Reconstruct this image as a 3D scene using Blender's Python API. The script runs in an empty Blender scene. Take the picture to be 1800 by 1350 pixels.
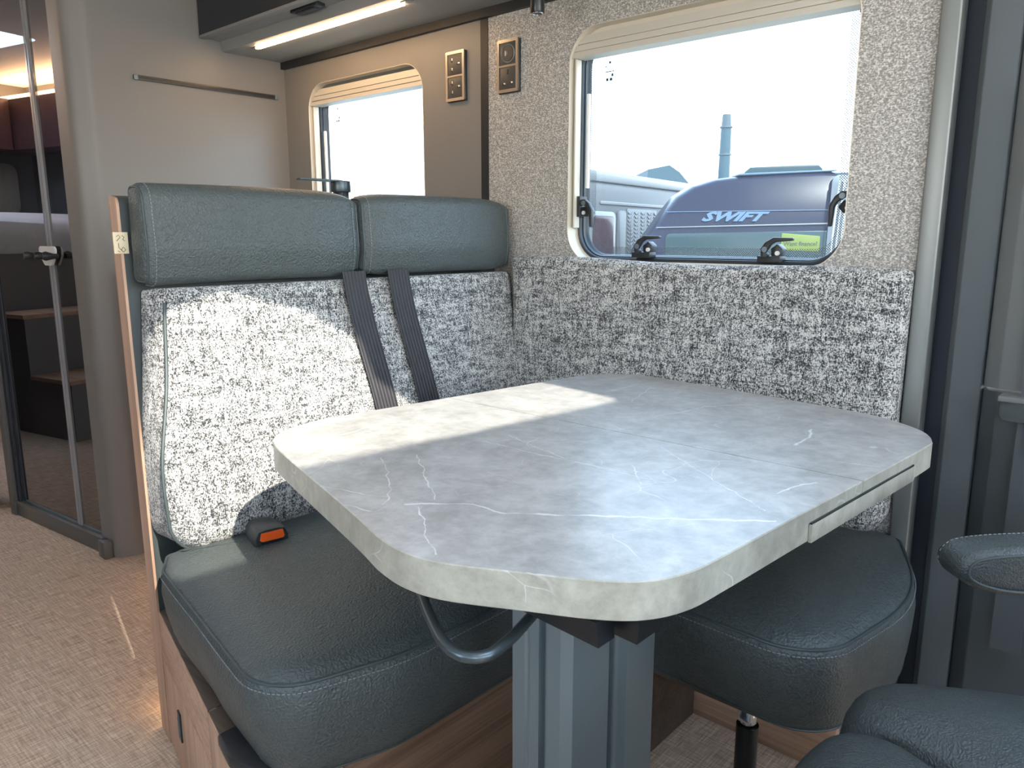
import bpy, bmesh, math, random
from mathutils import Vector, Matrix
random.seed(7)
PI = math.pi
C = bpy.context.scene.collection
SC = bpy.context.scene

# ------------------------------------------------------------------ camera
f_px = 1353.0
pitch = math.atan(261 / f_px)
th = math.atan(1533 / (f_px / math.cos(pitch)))
Fh = Vector((-math.cos(th), math.sin(th), 0))
Rt = Vector((math.sin(th), math.cos(th), 0))
fwd = Fh * math.cos(pitch) - Vector((0, 0, math.sin(pitch)))
upv = Fh * math.sin(pitch) + Vector((0, 0, math.cos(pitch)))
cam = bpy.data.cameras.new('camera')
co = bpy.data.objects.new('camera', cam)
C.objects.link(co)
M = Matrix((Rt, upv, -fwd)).transposed().to_4x4()
M.translation = Vector((0, 0, 1.05))
co.matrix_world = M
cam.sensor_width = 36.0
cam.lens = f_px * 36.0 / 1800.0
cam.clip_start = 0.02
cam.clip_end = 500
SC.camera = co

# ------------------------------------------------------------------ sky, sun, exposure
SC.view_settings.view_transform = 'Standard'
SC.view_settings.look = 'None'
SC.view_settings.gamma = 1.0
SC.view_settings.exposure = 1.0
SC.view_settings.use_curve_mapping = False
SKY = 7.0
SUN = 5.4
w = bpy.data.worlds.new('sky'); SC.world = w
w.use_nodes = True
nt = w.node_tree; nt.nodes.clear()
o = nt.nodes.new('ShaderNodeOutputWorld'); b = nt.nodes.new('ShaderNodeBackground')
tc = nt.nodes.new('ShaderNodeTexCoord'); sx = nt.nodes.new('ShaderNodeSeparateXYZ'); rp = nt.nodes.new('ShaderNodeValToRGB')
nt.links.new(tc.outputs['Generated'], sx.inputs[0]); nt.links.new(sx.outputs['Z'], rp.inputs[0])
rp.color_ramp.elements[0].position = 0.0; rp.color_ramp.elements[0].color = (.90, .89, .86, 1)
rp.color_ramp.elements[1].position = 0.9; rp.color_ramp.elements[1].color = (.42, .58, .84, 1)
e = rp.color_ramp.elements.new(.28); e.color = (.61, .74, .92, 1)
nt.links.new(rp.outputs[0], b.inputs[0]); b.inputs[1].default_value = SKY
nt.links.new(b.outputs[0], o.inputs[0])
sl = bpy.data.lights.new('sun', 'SUN'); so = bpy.data.objects.new('sun', sl); C.objects.link(so)
sl.energy = SUN; sl.angle = math.radians(.53); sl.color = (1, .93, .82)
sd = Vector((-1, .25, -.82)).normalized()
so.rotation_euler = sd.to_track_quat('-Z', 'Y').to_euler(); so.location = (3, -1, 4)

# ------------------------------------------------------------------ materials
MAT = {}
def N(nt, t, **k):
    n = nt.nodes.new(t)
    for a, v in k.items(): setattr(n, a, v)
    return n
def mat(name, col, rough=.5, metal=0, spec=.5, bump=None, var=None, coat=0, emis=None, sheen=0):
    m = bpy.data.materials.new(name); m.use_nodes = True
    nt = m.node_tree; p = nt.nodes['Principled BSDF']
    p.inputs['Base Color'].default_value = (*col, 1); p.inputs['Roughness'].default_value = rough
    p.inputs['Metallic'].default_value = metal; p.inputs['Specular IOR Level'].default_value = spec
    p.inputs['Coat Weight'].default_value = coat
    if sheen: p.inputs['Sheen Weight'].default_value = sheen
    if emis: p.inputs['Emission Color'].default_value = (*emis[:3], 1); p.inputs['Emission Strength'].default_value = emis[3]
    tcn = N(nt, 'ShaderNodeTexCoord')
    if var:      # (scale, amount)
        nz = N(nt, 'ShaderNodeTexNoise'); nz.inputs['Scale'].default_value = var[0]; nz.inputs['Detail'].default_value = 3
        mp = N(nt, 'ShaderNodeMapRange'); mp.inputs['To Min'].default_value = 1 - var[1]; mp.inputs['To Max'].default_value = 1 + var[1]
        mx = N(nt, 'ShaderNodeVectorMath', operation='SCALE'); mx.inputs[0].default_value = col
        nt.links.new(tcn.outputs['Object'], nz.inputs[0]); nt.links.new(nz.outputs[0], mp.inputs[0])
        nt.links.new(mp.outputs[0], mx.inputs['Scale']); nt.links.new(mx.outputs[0], p.inputs['Base Color'])
    if bump:     # (scale, strength, distance)
        nz = N(nt, 'ShaderNodeTexNoise'); nz.inputs['Scale'].default_value = bump[0]; nz.inputs['Detail'].default_value = 2
        bp = N(nt, 'ShaderNodeBump'); bp.inputs['Strength'].default_value = bump[1]; bp.inputs['Distance'].default_value = bump[2]
        nt.links.new(tcn.outputs['Object'], nz.inputs[0]); nt.links.new(nz.outputs[0], bp.inputs['Height']); nt.links.new(bp.outputs[0], p.inputs['Normal'])
    MAT[name] = m
    return m
def ramp(nt, src, stops):
    r = N(nt, 'ShaderNodeValToRGB'); el = r.color_ramp.elements
    el[0].position, el[0].color = stops[0][0], (*stops[0][1], 1)
    el[1].position, el[1].color = stops[-1][0], (*stops[-1][1], 1)
    for p, c in stops[1:-1]:
        q = el.new(p); q.color = (*c, 1)
    nt.links.new(src, r.inputs[0]); return r.outputs[0]
def mapped(nt, scale, rot=(0, 0, 0), loc=(0, 0, 0)):
    t = N(nt, 'ShaderNodeTexCoord'); m = N(nt, 'ShaderNodeMapping')
    m.inputs['Scale'].default_value = scale; m.inputs['Rotation'].default_value = rot; m.inputs['Location'].default_value = loc
    nt.links.new(t.outputs['Object'], m.inputs[0]); return m.outputs[0]
def noise(nt, vec, scale=1, detail=2, rough=.5, dist=0):
    n = N(nt, 'ShaderNodeTexNoise'); n.inputs['Scale'].default_value = scale; n.inputs['Detail'].default_value = detail
    n.inputs['Roughness'].default_value = rough; n.inputs['Distortion'].default_value = dist
    if vec: nt.links.new(vec, n.inputs[0])
    return n.outputs[0]
def mth(nt, op, a, b=None, c=None, clamp=False):
    n = N(nt, 'ShaderNodeMath', operation=op); n.use_clamp = clamp
    for i, v in enumerate((a, b, c)):
        if v is None: continue
        if isinstance(v, (int, float)): n.inputs[i].default_value = v
        else: nt.links.new(v, n.inputs[i])
    return n.outputs[0]
def mix(nt, fac, a, b, bt='MIX'):
    n = N(nt, 'ShaderNodeMix', data_type='RGBA', blend_type=bt)
    for i, v in ((0, fac), (6, a), (7, b)):
        if isinstance(v, (int, float)): n.inputs[i].default_value = v
        elif isinstance(v, tuple): n.inputs[i].default_value = (*v, 1)
        else: nt.links.new(v, n.inputs[i])
    return n.outputs[2]
def bumpn(nt, h, s, d):
    b = N(nt, 'ShaderNodeBump'); b.inputs['Strength'].default_value = s; b.inputs['Distance'].default_value = d
    nt.links.new(h, b.inputs['Height']); nt.links.new(b.outputs[0], nt.nodes['Principled BSDF'].inputs['Normal'])

def boucle(name, across):
    # woven boucle cloth: short pale and charcoal yarns along the warp and the weft
    m = mat(name, (.4, .4, .4), .9, spec=.2, sheen=.15); nt = m.node_tree; p = nt.nodes['Principled BSDF']
    a = (1, 1, 1)
    sv = (230, 230, 90); sh = (90, 90, 260) if True else None
    n1 = noise(nt, mapped(nt, (470, 470, 210)), 1, 2.0, .6, .6)
    n2 = noise(nt, mapped(nt, (230, 230, 500), loc=(3, 7, 1)), 1, 2.0, .6, .6)
    big = noise(nt, mapped(nt, (110, 110, 25)), 1, 1)
    big2 = noise(nt, mapped(nt, (22, 22, 120)), 1, 1)
    s = mth(nt, 'ADD', mth(nt, 'MULTIPLY', n1, .55), mth(nt, 'MULTIPLY', n2, .45))
    s = mth(nt, 'ADD', s, mth(nt, 'MULTIPLY', mth(nt, 'ADD', mth(nt, 'SUBTRACT', big, .5), mth(nt, 'SUBTRACT', big2, .5)), .16))
    col = ramp(nt, s, [(.415, (.03, .032, .034)), (.48, (.15, .153, .15)), (.52, (.42, .415, .39)), (.58, (.68, .67, .63))])
    nt.links.new(col, p.inputs['Base Color']); bumpn(nt, s, .9, .004)
    return m
boucle('boucle_fabric', 'y')
def leather(name, col, rough=.42, gs=250, bs=.95):
    m = mat(name, col, rough, spec=.45); nt = m.node_tree; p = nt.nodes['Principled BSDF']
    v = N(nt, 'ShaderNodeTexVoronoi', feature='SMOOTH_F1'); v.inputs['Scale'].default_value = gs; v.inputs['Smoothness'].default_value = .5
    wrp = mapped(nt, (1, 1, 1)); nz = N(nt, 'ShaderNodeTexNoise'); nz.inputs['Scale'].default_value = 60
    nt.links.new(wrp, nz.inputs[0])
    ad = N(nt, 'ShaderNodeVectorMath', operation='MULTIPLY_ADD'); nt.links.new(nz.outputs['Color'], ad.inputs[0]); ad.inputs[1].default_value = (.012, .012, .012); nt.links.new(wrp, ad.inputs[2])
    nt.links.new(ad.outputs[0], v.inputs['Vector'])
    soft = noise(nt, wrp, 9, 2)
    h = mth(nt, 'ADD', mth(nt, 'MULTIPLY', v.outputs['Distance'], .6), mth(nt, 'MULTIPLY', soft, .8))
    bumpn(nt, h, bs, .003)
    nt.links.new(mix(nt, v.outputs['Distance'], tuple(c * 1.12 for c in col), tuple(c * .8 for c in col)), p.inputs['Base Color'])
    return m
leather('leather', (.066, .079, .077), bs=.8)
leather('cab_leather', (.050, .060, .060), gs=380, bs=.6)
mat('piping', (.045, .06, .06), .45)
mat('thread', (.22, .25, .25), .6)
def wood(name, c1, c2, axis=2, rough=.45):
    m = mat(name, c1, rough, spec=.35); nt = m.node_tree; p = nt.nodes['Principled BSDF']
    sc = [150, 150, 150]; sc[axis] = 3.0
    n1 = noise(nt, mapped(nt, tuple(sc)), 1, 4, .65, .3)
    s2 = [25, 25, 25]; s2[axis] = .8
    n2 = noise(nt, mapped(nt, tuple(s2)), 1, 2, .5, .4)
    s = mth(nt, 'ADD', mth(nt, 'MULTIPLY', n1, .6), mth(nt, 'MULTIPLY', n2, .4))
    nt.links.new(ramp(nt, s, [(.36, c2), (.6, c1)]), p.inputs['Base Color']); bumpn(nt, n1, .15, .001)
    return m
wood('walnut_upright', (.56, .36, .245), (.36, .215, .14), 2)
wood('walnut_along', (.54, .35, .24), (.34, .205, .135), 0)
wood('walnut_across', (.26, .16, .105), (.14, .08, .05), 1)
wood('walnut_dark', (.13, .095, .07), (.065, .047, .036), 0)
mat('taupe_panel', (.20, .185, .168), .42, spec=.35, var=(400, .05))
mat('refraction_white', (.5, .5, .48), .4)
mat('grey_panel', (.17, .168, .16), .5, var=(300, .04))
mat('shower_grey', (.105, .105, .098), .38)
mat('navy_panel', (.018, .022, .028), .45)
mat('dark_strip', (.012, .014, .016), .5)
mat('board_edge', (.045, .055, .055), .5)
mat('locker_grey', (.26, .255, .24), .45)
mat('cab_plastic', (.055, .066, .070), .6, bump=(500, .3, .001))
mat('cab_panel', (.13, .138, .132), .65, bump=(450, .35, .001))
mat('cab_navy', (.022, .028, .038), .55)
mat('trim_aluminium', (.20, .21, .20), .38, metal=.5)
mat('anthracite_metal', (.165, .205, .22), .36, metal=.35, var=(900, .12))
mat('black_metal', (.012, .014, .016), .32, metal=.2)
mat('lever_metal', (.09, .115, .125), .36, metal=.7)
mat('chrome', (.65, .65, .66), .12, metal=1)
mat('bronze', (.085, .075, .062), .4, metal=.5)
mat('brushed_steel', (.45, .43, .40), .3, metal=1)
mat('black_plastic', (.018, .019, .02), .42)
mat('buckle_black', (.022, .027, .03), .45, bump=(300, .2, .001))
mat('orange_plastic', (.80, .115, .015), .4)
mat('socket_face', (.055, .052, .048), .45)
mat('contact_metal', (.85, .84, .8), .25, metal=.6)
mat('cream_plastic', (.62, .56, .45), .45)
mat('white_plastic', (.72, .71, .67), .4)
mat('blind_aluminium', (.56, .52, .44), .4, metal=.15)
mat('blind_grey', (.20, .21, .20), .4, metal=.3)
mat('rubber', (.02, .024, .028), .45)
mat('window_black', (.03, .04, .05), .3)
mat('ceiling_white', (.80, .79, .76), .6)
mat('shower_dark', (.03, .03, .033), .6)
mat('duvet', (.62, .63, .66), .8, bump=(9, .6, .02))
mat('maroon_locker', (.13, .07, .07), .35)
mat('rear_grey', (.16, .155, .155), .6)
mat('headboard', (.30, .27, .23), .9, bump=(60, .4, .01))
mat('tag_cloth', (.72, .62, .42), .8)
mat('ink', (.09, .06, .035), .8)
mat('print_grey', (.03, .06, .08), .6)
mat('asphalt', (.20, .20, .19), .9, var=(3, .15))
mat('caravan_white', (.14, .14, .14), .4)
mat('caravan_grey', (.07, .07, .07), .45)
mat('caravan_body', (.012, .011, .022), .25, spec=.12)
mat('caravan_glass', (.02, .035, .035), .2, spec=.2)
mat('maroon_glass', (.030, .010, .012), .15, spec=.15)
mat('letter_blue', (.05, .09, .14), .4)
mat('sticker_yellow', (.11, .13, .006), .6)
mat('sticker_ink', (.012, .02, .006), .6)
mat('chimney_paint', (.017, .045, .055), .6)
mat('chimney_cap', (.04, .055, .06), .6)
mat('slate', (.03, .055, .065), .8)
mat('tyre', (.02, .02, .02), .8)
mat('led', (1, .8, .6), .5, emis=(1, .63, .33, 30))
mat('led_soft', (1, .8, .6), .5, emis=(1, .62, .34, 9))
mat('lamp_lens', (.9, .9, .9), .1)
# webbing with fine lengthwise ribs
m = mat('webbing', (.035, .033, .036), .55, spec=.4); nt = m.node_tree
t = N(nt, 'ShaderNodeTexCoord'); s = N(nt, 'ShaderNodeSeparateXYZ'); nt.links.new(t.outputs['UV'], s.inputs[0])
wv = mth(nt, 'SINE', mth(nt, 'MULTIPLY', s.outputs['X'], 2 * PI * 7)); bumpn(nt, wv, .7, .0015)
nt.links.new(ramp(nt, wv, [(.0, (.026, .025, .028)), (1, (.045, .042, .045))]), nt.nodes['Principled BSDF'].inputs['Base Color'])
# wall covering: silver grey with sparkling flecks
m = mat('fleck_wallcover', (.36, .34, .31), .45, spec=.5); nt = m.node_tree; p = nt.nodes['Principled BSDF']
n1 = noise(nt, mapped(nt, (330, 330, 330)), 1, 2, .6)
n2 = noise(nt, mapped(nt, (190, 190, 480)), 1, 1, .5)
s = mth(nt, 'ADD', mth(nt, 'MULTIPLY', n1, .6), mth(nt, 'MULTIPLY', n2, .4))
nt.links.new(ramp(nt, s, [(.40, (.20, .185, .165)), (.50, (.34, .318, .285)), (.62, (.66, .63, .57))]), p.inputs['Base Color']); bumpn(nt, s, .3, .001)
# woven floor: tan with crossing threads
m = mat('woven_floor', (.4, .3, .22), .75, spec=.3); nt = m.node_tree; p = nt.nodes['Principled BSDF']
a = noise(nt, mapped(nt, (14, 260, 1), rot=(0, 0, .0)), 1, 4, .7)
c = noise(nt, mapped(nt, (260, 14, 1)), 1, 4, .7)
s = mth(nt, 'ADD', mth(nt, 'MULTIPLY', a, .5), mth(nt, 'MULTIPLY', c, .5))
nt.links.new(ramp(nt, s, [(.36, (.30, .21, .145)), (.5, (.56, .42, .305)), (.62, (.80, .65, .50))]), p.inputs['Base Color']); bumpn(nt, s, .4, .002)
# marbled laminate with the veins where the table shows them
VEINS = [([(-.69, .576), (-.631, .629), (-.581, .632), (-.541, .661), (-.442, .737), (-.332, .821)], .0052),
 ([(-.84, .726), (-.761, .667), (-.676, .61)], .0020), ([(-.672, .582), (-.599, .527), (-.552, .497)], .0020),
 ([(-.868, .681), (-.767, .613), (-.732, .583), (-.709, .557)], .0018), ([(-.822, .547), (-.759, .565), (-.727, .579)], .0022),
 ([(-.743, .523), (-.702, .534)], .002), ([(-.824, .849), (-.728, .848), (-.573, .861)], .0022), ([(-.817, .903), (-.742, .878), (-.659, .857)], .0022),
 ([(-.598, 1.007), (-.464, .917), (-.356, .844)], .0014), ([(-.778, 1.11), (-.71, 1.172), (-.682, 1.31), (-.584, 1.46)], .0022),
 ([(-.464, 1.271), (-.449, 1.219), (-.447, 1.156)], .0055), ([(-.372, .913), (-.365, .958), (-.354, .993)], .0045),
 ([(-.605, .853), (-.5, .859)], .0016), ([(-.377, 1.103), (-.313, 1.123)], .002), ([(-.559, 1.042), (-.451, 1.029)], .0014),
 ([(-.906, 1.29), (-.9, 1.422)], .0025), ([(-.575, .895), (-.521, .834)], .0016), ([(-1.021, .719), (-1.038, .808), (-1.012, .871)], .0025),
 ([(-.815, 1.259), (-.864, 1.41)], .0018)]
def laminate(name, veins):
    m = mat(name, (.35, .35, .35), .32, spec=.42); nt = m.node_tree; p = nt.nodes['Principled BSDF']
    base = mapped(nt, (1, 1, 1))
    cl = noise(nt, base, 14, 6, .65, .4); cl2 = noise(nt, mapped(nt, (1, 1, 1), loc=(5, 2, 9)), 45, 5, .7)
    s = mth(nt, 'ADD', mth(nt, 'MULTIPLY', cl, .6), mth(nt, 'MULTIPLY', cl2, .4))
    col = ramp(nt, s, [(.38, (.285, .28, .262)), (.5, (.375, .37, .35)), (.62, (.47, .465, .445))])
    if not veins: col = mix(nt, 1.0, col, (1.0, .99, .86), 'MULTIPLY')
    # fine random veins: cell borders, distorted and broken up
    wn = N(nt, 'ShaderNodeTexNoise'); wn.inputs['Scale'].default_value = 6; nt.links.new(base, wn.inputs[0])
    ad = N(nt, 'ShaderNodeVectorMath', operation='MULTIPLY_ADD'); nt.links.new(wn.outputs['Color'], ad.inputs[0]); ad.inputs[1].default_value = (.3, .3, .3); nt.links.new(base, ad.inputs[2])
    vo = N(nt, 'ShaderNodeTexVoronoi', feature='DISTANCE_TO_EDGE'); vo.inputs['Scale'].default_value = 7 if veins else 14
    nt.links.new(ad.outputs[0], vo.inputs['Vector'])
    ln = mth(nt, 'SUBTRACT', 1, mth(nt, 'MULTIPLY', vo.outputs['Distance'], 130 if veins else 55), clamp=True)
    br = mth(nt, 'MULTIPLY', mth(nt, 'SUBTRACT', noise(nt, base, 11, 2), .52), 9, clamp=True)
    ln = mth(nt, 'MULTIPLY', mth(nt, 'MULTIPLY', ln, br), .55)
    if veins:
        wob = N(nt, 'ShaderNodeTexNoise'); wob.inputs['Scale'].default_value = 38; wob.inputs['Detail'].default_value = 4; nt.links.new(base, wob.inputs[0])
        pw = N(nt, 'ShaderNodeVectorMath', operation='MULTIPLY_ADD'); nt.links.new(wob.outputs['Color'], pw.inputs[0]); pw.inputs[1].default_value = (.016, .016, 0); nt.links.new(base, pw.inputs[2])
        pz = N(nt, 'ShaderNodeVectorMath', operation='MULTIPLY'); nt.links.new(pw.outputs[0], pz.inputs[0]); pz.inputs[1].default_value = (1, 1, 0)
        best = None
        for pts, wd in veins:
            for A, B in zip(pts[:-1], pts[1:]):
                A = Vector((A[0] + .008, A[1] + .008, 0)); B = Vector((B[0] + .008, B[1] + .008, 0)); d = B - A
                s1 = N(nt, 'ShaderNodeVectorMath', operation='SUBTRACT'); nt.links.new(pz.outputs[0], s1.inputs[0]); s1.inputs[1].default_value = A
                dt = N(nt, 'ShaderNodeVectorMath', operation='DOT_PRODUCT'); nt.links.new(s1.outputs[0], dt.inputs[0]); dt.inputs[1].default_value = d / d.length_squared
                cp = mth(nt, 'ADD', dt.outputs['Value'], 0, clamp=True)
                sc = N(nt, 'ShaderNodeVectorMath', operation='SCALE'); sc.inputs[0].default_value = d; nt.links.new(cp, sc.inputs['Scale'])
                ds = N(nt, 'ShaderNodeVectorMath', operation='DISTANCE'); nt.links.new(s1.outputs[0], ds.inputs[0]); nt.links.new(sc.outputs[0], ds.inputs[1])
                k = mth(nt, 'MULTIPLY', ds.outputs['Value'], 1.35 / wd)
                best = k if best is None else mth(nt, 'MINIMUM', best, k)
        thick = mth(nt, 'ADD', mth(nt, 'MULTIPLY', noise(nt, base, 30, 2), 1.7), -.15)
        vf = mth(nt, 'SUBTRACT', thick, best); vf = mth(nt, 'MULTIPLY', vf, 1.6, clamp=True)
        ln = mth(nt, 'MAXIMUM', ln, mth(nt, 'MULTIPLY', vf, .8))
    nt.links.new(mix(nt, ln, col, (.74, .74, .71)), p.inputs['Base Color'])
    return m
laminate('marble_top', VEINS)
laminate('marble_edge', None)
def pane(name, tint, milky, rough=0.0, gloss=1.45, trans=1.0):
    m = bpy.data.materials.new(name); m.use_nodes = True; nt = m.node_tree; nt.nodes.clear()
    o = N(nt, 'ShaderNodeOutputMaterial'); tr = N(nt, 'ShaderNodeBsdfTransparent'); tr.inputs[0].default_value = (*tint, 1)
    df = N(nt, 'ShaderNodeBsdfTranslucent'); df.inputs[0].default_value = (.9, .93, 1, 1)
    gl = N(nt, 'ShaderNodeBsdfGlossy'); gl.inputs['Roughness'].default_value = rough
    lw = N(nt, 'ShaderNodeLayerWeight'); f0 = ((gloss - 1) / (gloss + 1)) ** 2
    fr = mth(nt, 'ADD', mth(nt, 'MULTIPLY', mth(nt, 'POWER', lw.outputs['Facing'], 5), 1 - f0), f0)
    m2 = N(nt, 'ShaderNodeMixShader'); nt.links.new(fr, m2.inputs[0])
    m1 = N(nt, 'ShaderNodeMixShader'); m1.inputs[0].default_value = milky
    nt.links.new(tr.outputs[0], m1.inputs[1]); nt.links.new(df.outputs[0], m1.inputs[2])
    nt.links.new(m1.outputs[0], m2.inputs[1]); nt.links.new(gl.outputs[0], m2.inputs[2])
    nt.links.new(m2.outputs[0], o.inputs[0]); MAT[name] = m; return m
pane('acrylic', (.66, .72, .74), .012, gloss=1.25)
pane('clear_glass', (.97, .98, .98), 0.0)
pane('smoked_glass', (.16, .15, .17), 0.0, gloss=3.4)
pane('seal_clear', (.80, .82, .74), .6, rough=.2)
# dotted print round the panes
m = bpy.data.materials.new('dot_print'); m.use_nodes = True; nt = m.node_tree; p = nt.nodes['Principled BSDF']; p.inputs['Base Color'].default_value = (.10, .13, .15, 1)
vo = N(nt, 'ShaderNodeTexVoronoi'); vo.inputs['Scale'].default_value = 260; vo.inputs['Randomness'].default_value = 0
vo.voronoi_dimensions = '2D'
sq = N(nt, 'ShaderNodeSeparateXYZ'); cq = N(nt, 'ShaderNodeCombineXYZ'); nt.links.new(mapped(nt, (1, 1, 1), rot=(0, .785, 0)), sq.inputs[0]); nt.links.new(sq.outputs['X'], cq.inputs['X']); nt.links.new(sq.outputs['Z'], cq.inputs['Y']); nt.links.new(cq.outputs[0], vo.inputs['Vector'])
tr = N(nt, 'ShaderNodeBsdfTransparent'); mx = N(nt, 'ShaderNodeMixShader')
nt.links.new(mth(nt, 'LESS_THAN', vo.outputs['Distance'], .33), mx.inputs[0]); nt.links.new(tr.outputs[0], mx.inputs[1]); nt.links.new(p.outputs[0], mx.inputs[2])
nt.links.new(mx.outputs[0], nt.nodes['Material Output'].inputs[0]); MAT['dot_print'] = m

# ------------------------------------------------------------------ helpers
def obj(name, bm, m, parent=None, smooth=True, ang=40):
    me = bpy.data.meshes.new(name); bm.normal_update(); bm.to_mesh(me); bm.free()
    o = bpy.data.objects.new(name, me); C.objects.link(o)
    for k in (m if isinstance(m, (list, tuple)) else [m]): me.materials.append(MAT[k])
    if smooth:
        for pl in me.polygons: pl.use_smooth = True
        me.set_sharp_from_angle(angle=math.radians(ang))
    if parent: o.parent = parent
    return o
def thing(name, label, cat, group=None):
    o = bpy.data.objects.new(name, None); C.objects.link(o); o['label'] = label; o['category'] = cat
    o.empty_display_size = .05
    if group: o['group'] = group
    return o
def tag(o, label, cat, group=None):
    o['label'] = label; o['category'] = cat
    if group: o['group'] = group
    return o
def struct(o, label=None):
    o['kind'] = 'structure'
    if label: o['label'] = label
    return o
def stuff(o): o['kind'] = 'stuff'; return o
def place(root, loc):
    """move an Empty to its base and keep its children where they are"""
    root.location = loc
    inv = Matrix.Translation(-Vector(loc))
    for c in root.children: c.matrix_parent_inverse = inv
def box(x0, x1, y0, y1, z0, z1, bev=0, bm=None, seg=2):
    b = bm or bmesh.new()
    vs = [b.verts.new((x, y, z)) for x in (x0, x1) for y in (y0, y1) for z in (z0, z1)]
    F = [(0, 1, 3, 2), (4, 6, 7, 5), (0, 4, 5, 1), (2, 3, 7, 6), (0, 2, 6, 4), (1, 5, 7, 3)]
    fs = [b.faces.new([vs[i] for i in q]) for q in F]
    if bev:
        es = list({e for fc in fs for e in fc.edges})
        bmesh.ops.bevel(b, geom=es, offset=bev, segments=seg, affect='EDGES', profile=.5)
    return b
def resample(pts, step):
    out = []; n = len(pts)
    for i in range(n):
        a, c = Vector(pts[i]), Vector(pts[(i + 1) % n]); L = (c - a).length
        k = max(1, int(round(L / step)))
        for j in range(k): out.append(a.lerp(c, j / k))
    return out
def rpoly(pts, rad, seg=6, step=None):
    """rounded polygon, counter-clockwise"""
    n = len(pts); out = []
    if not isinstance(rad, (list, tuple)): rad = [rad] * n
    for i in range(n):
        p = Vector(pts[i]); a = Vector(pts[i - 1]) - p; c = Vector(pts[(i + 1) % n]) - p; r = rad[i]
        if r <= 0: out.append(p); continue
        an = a.angle(c); t = min(r / math.tan(an / 2), a.length * .49, c.length * .49); r2 = t * math.tan(an / 2)
        p1 = p + a.normalized() * t; p2 = p + c.normalized() * t
        ctr = p + (a.normalized() + c.normalized()).normalized() * (r2 / math.sin(an / 2))
        v1 = p1 - ctr; v2 = p2 - ctr; tot = v1.angle(v2); sg = 1 if v1.x * v2.y - v1.y * v2.x > 0 else -1
        for k in range(seg + 1):
            q = sg * tot * k / seg; out.append(ctr + Vector((v1.x * math.cos(q) - v1.y * math.sin(q), v1.x * math.sin(q) + v1.y * math.cos(q))))
    return resample(out, step) if step else out
def offs(pts, d):
    """inset a closed ccw outline by d"""
    n = len(pts); out = []
    for i in range(n):
        a, p, c = pts[i - 1], pts[i], pts[(i + 1) % n]
        t = ((p - a).normalized() + (c - p).normalized())
        t = t.normalized() if t.length > 1e-9 else (c - a).normalized()
        out.append(p + Vector((-t.y, t.x)) * d)
    return out
def loft(rings, caps=(True, True), bm=None, closed=True, mi=None):
    b = bm or bmesh.new(); vr = [[b.verts.new(p) for p in r] for r in rings]
    n = len(vr[0])
    for k in range(len(vr) - 1):
        for i in range(n if closed else n - 1):
            j = (i + 1) % n
            fc = b.faces.new((vr[k][i], vr[k][j], vr[k + 1][j], vr[k + 1][i]))
            if mi: fc.material_index = mi[k]
    if caps[0]: b.faces.new(vr[0][::-1])
    if caps[1]: b.faces.new(vr[-1])
    return b
def pad(outline, prof, fr, crown=0, rings=7, deform=None):
    """cushion: outline (u, v) ccw, prof [(inset, h)], fr(u, v, h) -> point; domed top"""
    R = []
    for ins, h in prof:
        o2 = offs(outline, ins) if abs(ins) > 1e-9 else outline
        R.append([fr(p.x, p.y, h) for p in o2])
    last = offs(outline, prof[-1][0]); h0 = prof[-1][1]
    cx = sum(p.x for p in last) / len(last); cy = sum(p.y for p in last) / len(last)
    for k in range(1, rings + 1):
        s = 1 - k / (rings + .35)
        R.append([fr(cx + (p.x - cx) * s, cy + (p.y - cy) * s, h0 + crown * (1 - s * s)) for p in last])
    return loft(R)
def tube(pts, r, closed=False, n=8, bm=None, caps=True, rz=None):
    b = bm or bmesh.new(); pts = [Vector(p) for p in pts]; m = len(pts); rings = []
    prev = None
    for i, p in enumerate(pts):
        a = pts[i - 1] if (i or closed) else p; c = pts[(i + 1) % m] if (i < m - 1 or closed) else p
        t = (c - a).normalized()
        if prev is None: u = t.orthogonal().normalized()
        else: u = (prev - t * prev.dot(t)).normalized()
        prev = u; v = t.cross(u); rr = rz[i] if rz else r
        rings.append([p + u * math.cos(2 * PI * k / n) * rr + v * math.sin(2 * PI * k / n) * rr for k in range(n)])
    if closed: rings.append(rings[0])
    vr = [[b.verts.new(q) for q in g] for g in (rings[:-1] if closed else rings)]
    if closed: vr.append(vr[0])
    for k in range(len(vr) - 1):
        off = 0
        if closed and k == len(vr) - 2:
            off = min(range(n), key=lambda s: sum((vr[k][i].co - vr[0][(i + s) % n].co).length for i in range(n)))
        for i in range(n): b.faces.new((vr[k][i], vr[k][(i + 1) % n], vr[k + 1][(i + 1 + off) % n], vr[k + 1][(i + off) % n]))
    if not closed and caps: b.faces.new(vr[0][::-1]); b.faces.new(vr[-1])
    return b
def stitches(pts, r, L, gap, parent, closed=False, name='stitching'):
    b = bmesh.new(); pts = [Vector(p) for p in pts]
    if closed: pts.append(pts[0])
    d = 0; acc = []; 
    for a, c in zip(pts[:-1], pts[1:]): acc.append((d, a, c)); d += (c - a).length
    def at(s):
        for q, a, c in acc:
            l = (c - a).length
            if s <= q + l and l > 0: return a.lerp(c, (s - q) / l)
        return pts[-1]
    s = 0
    while s + L < d:
        tube([at(s), at(s + L)], r, n=4, bm=b); s += L + gap
    return stuff(obj(name, b, 'thread', parent))
def cyl(p0, p1, r, n=24, bm=None, bev=0, r2=None):
    p0, p1 = Vector(p0), Vector(p1); r2 = r if r2 is None else r2
    if bev:
        d = (p1 - p0).normalized() * bev
        return tube([p0, p0 + d * .3, p0 + d, p1 - d, p1 - d * .3, p1], r, n=n, bm=bm, rz=[r - bev, r - bev * .3, r, r2, r2 - bev * .3, r2 - bev])
    return tube([p0, p1], r, n=n, bm=bm, rz=[r, r2])
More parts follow.
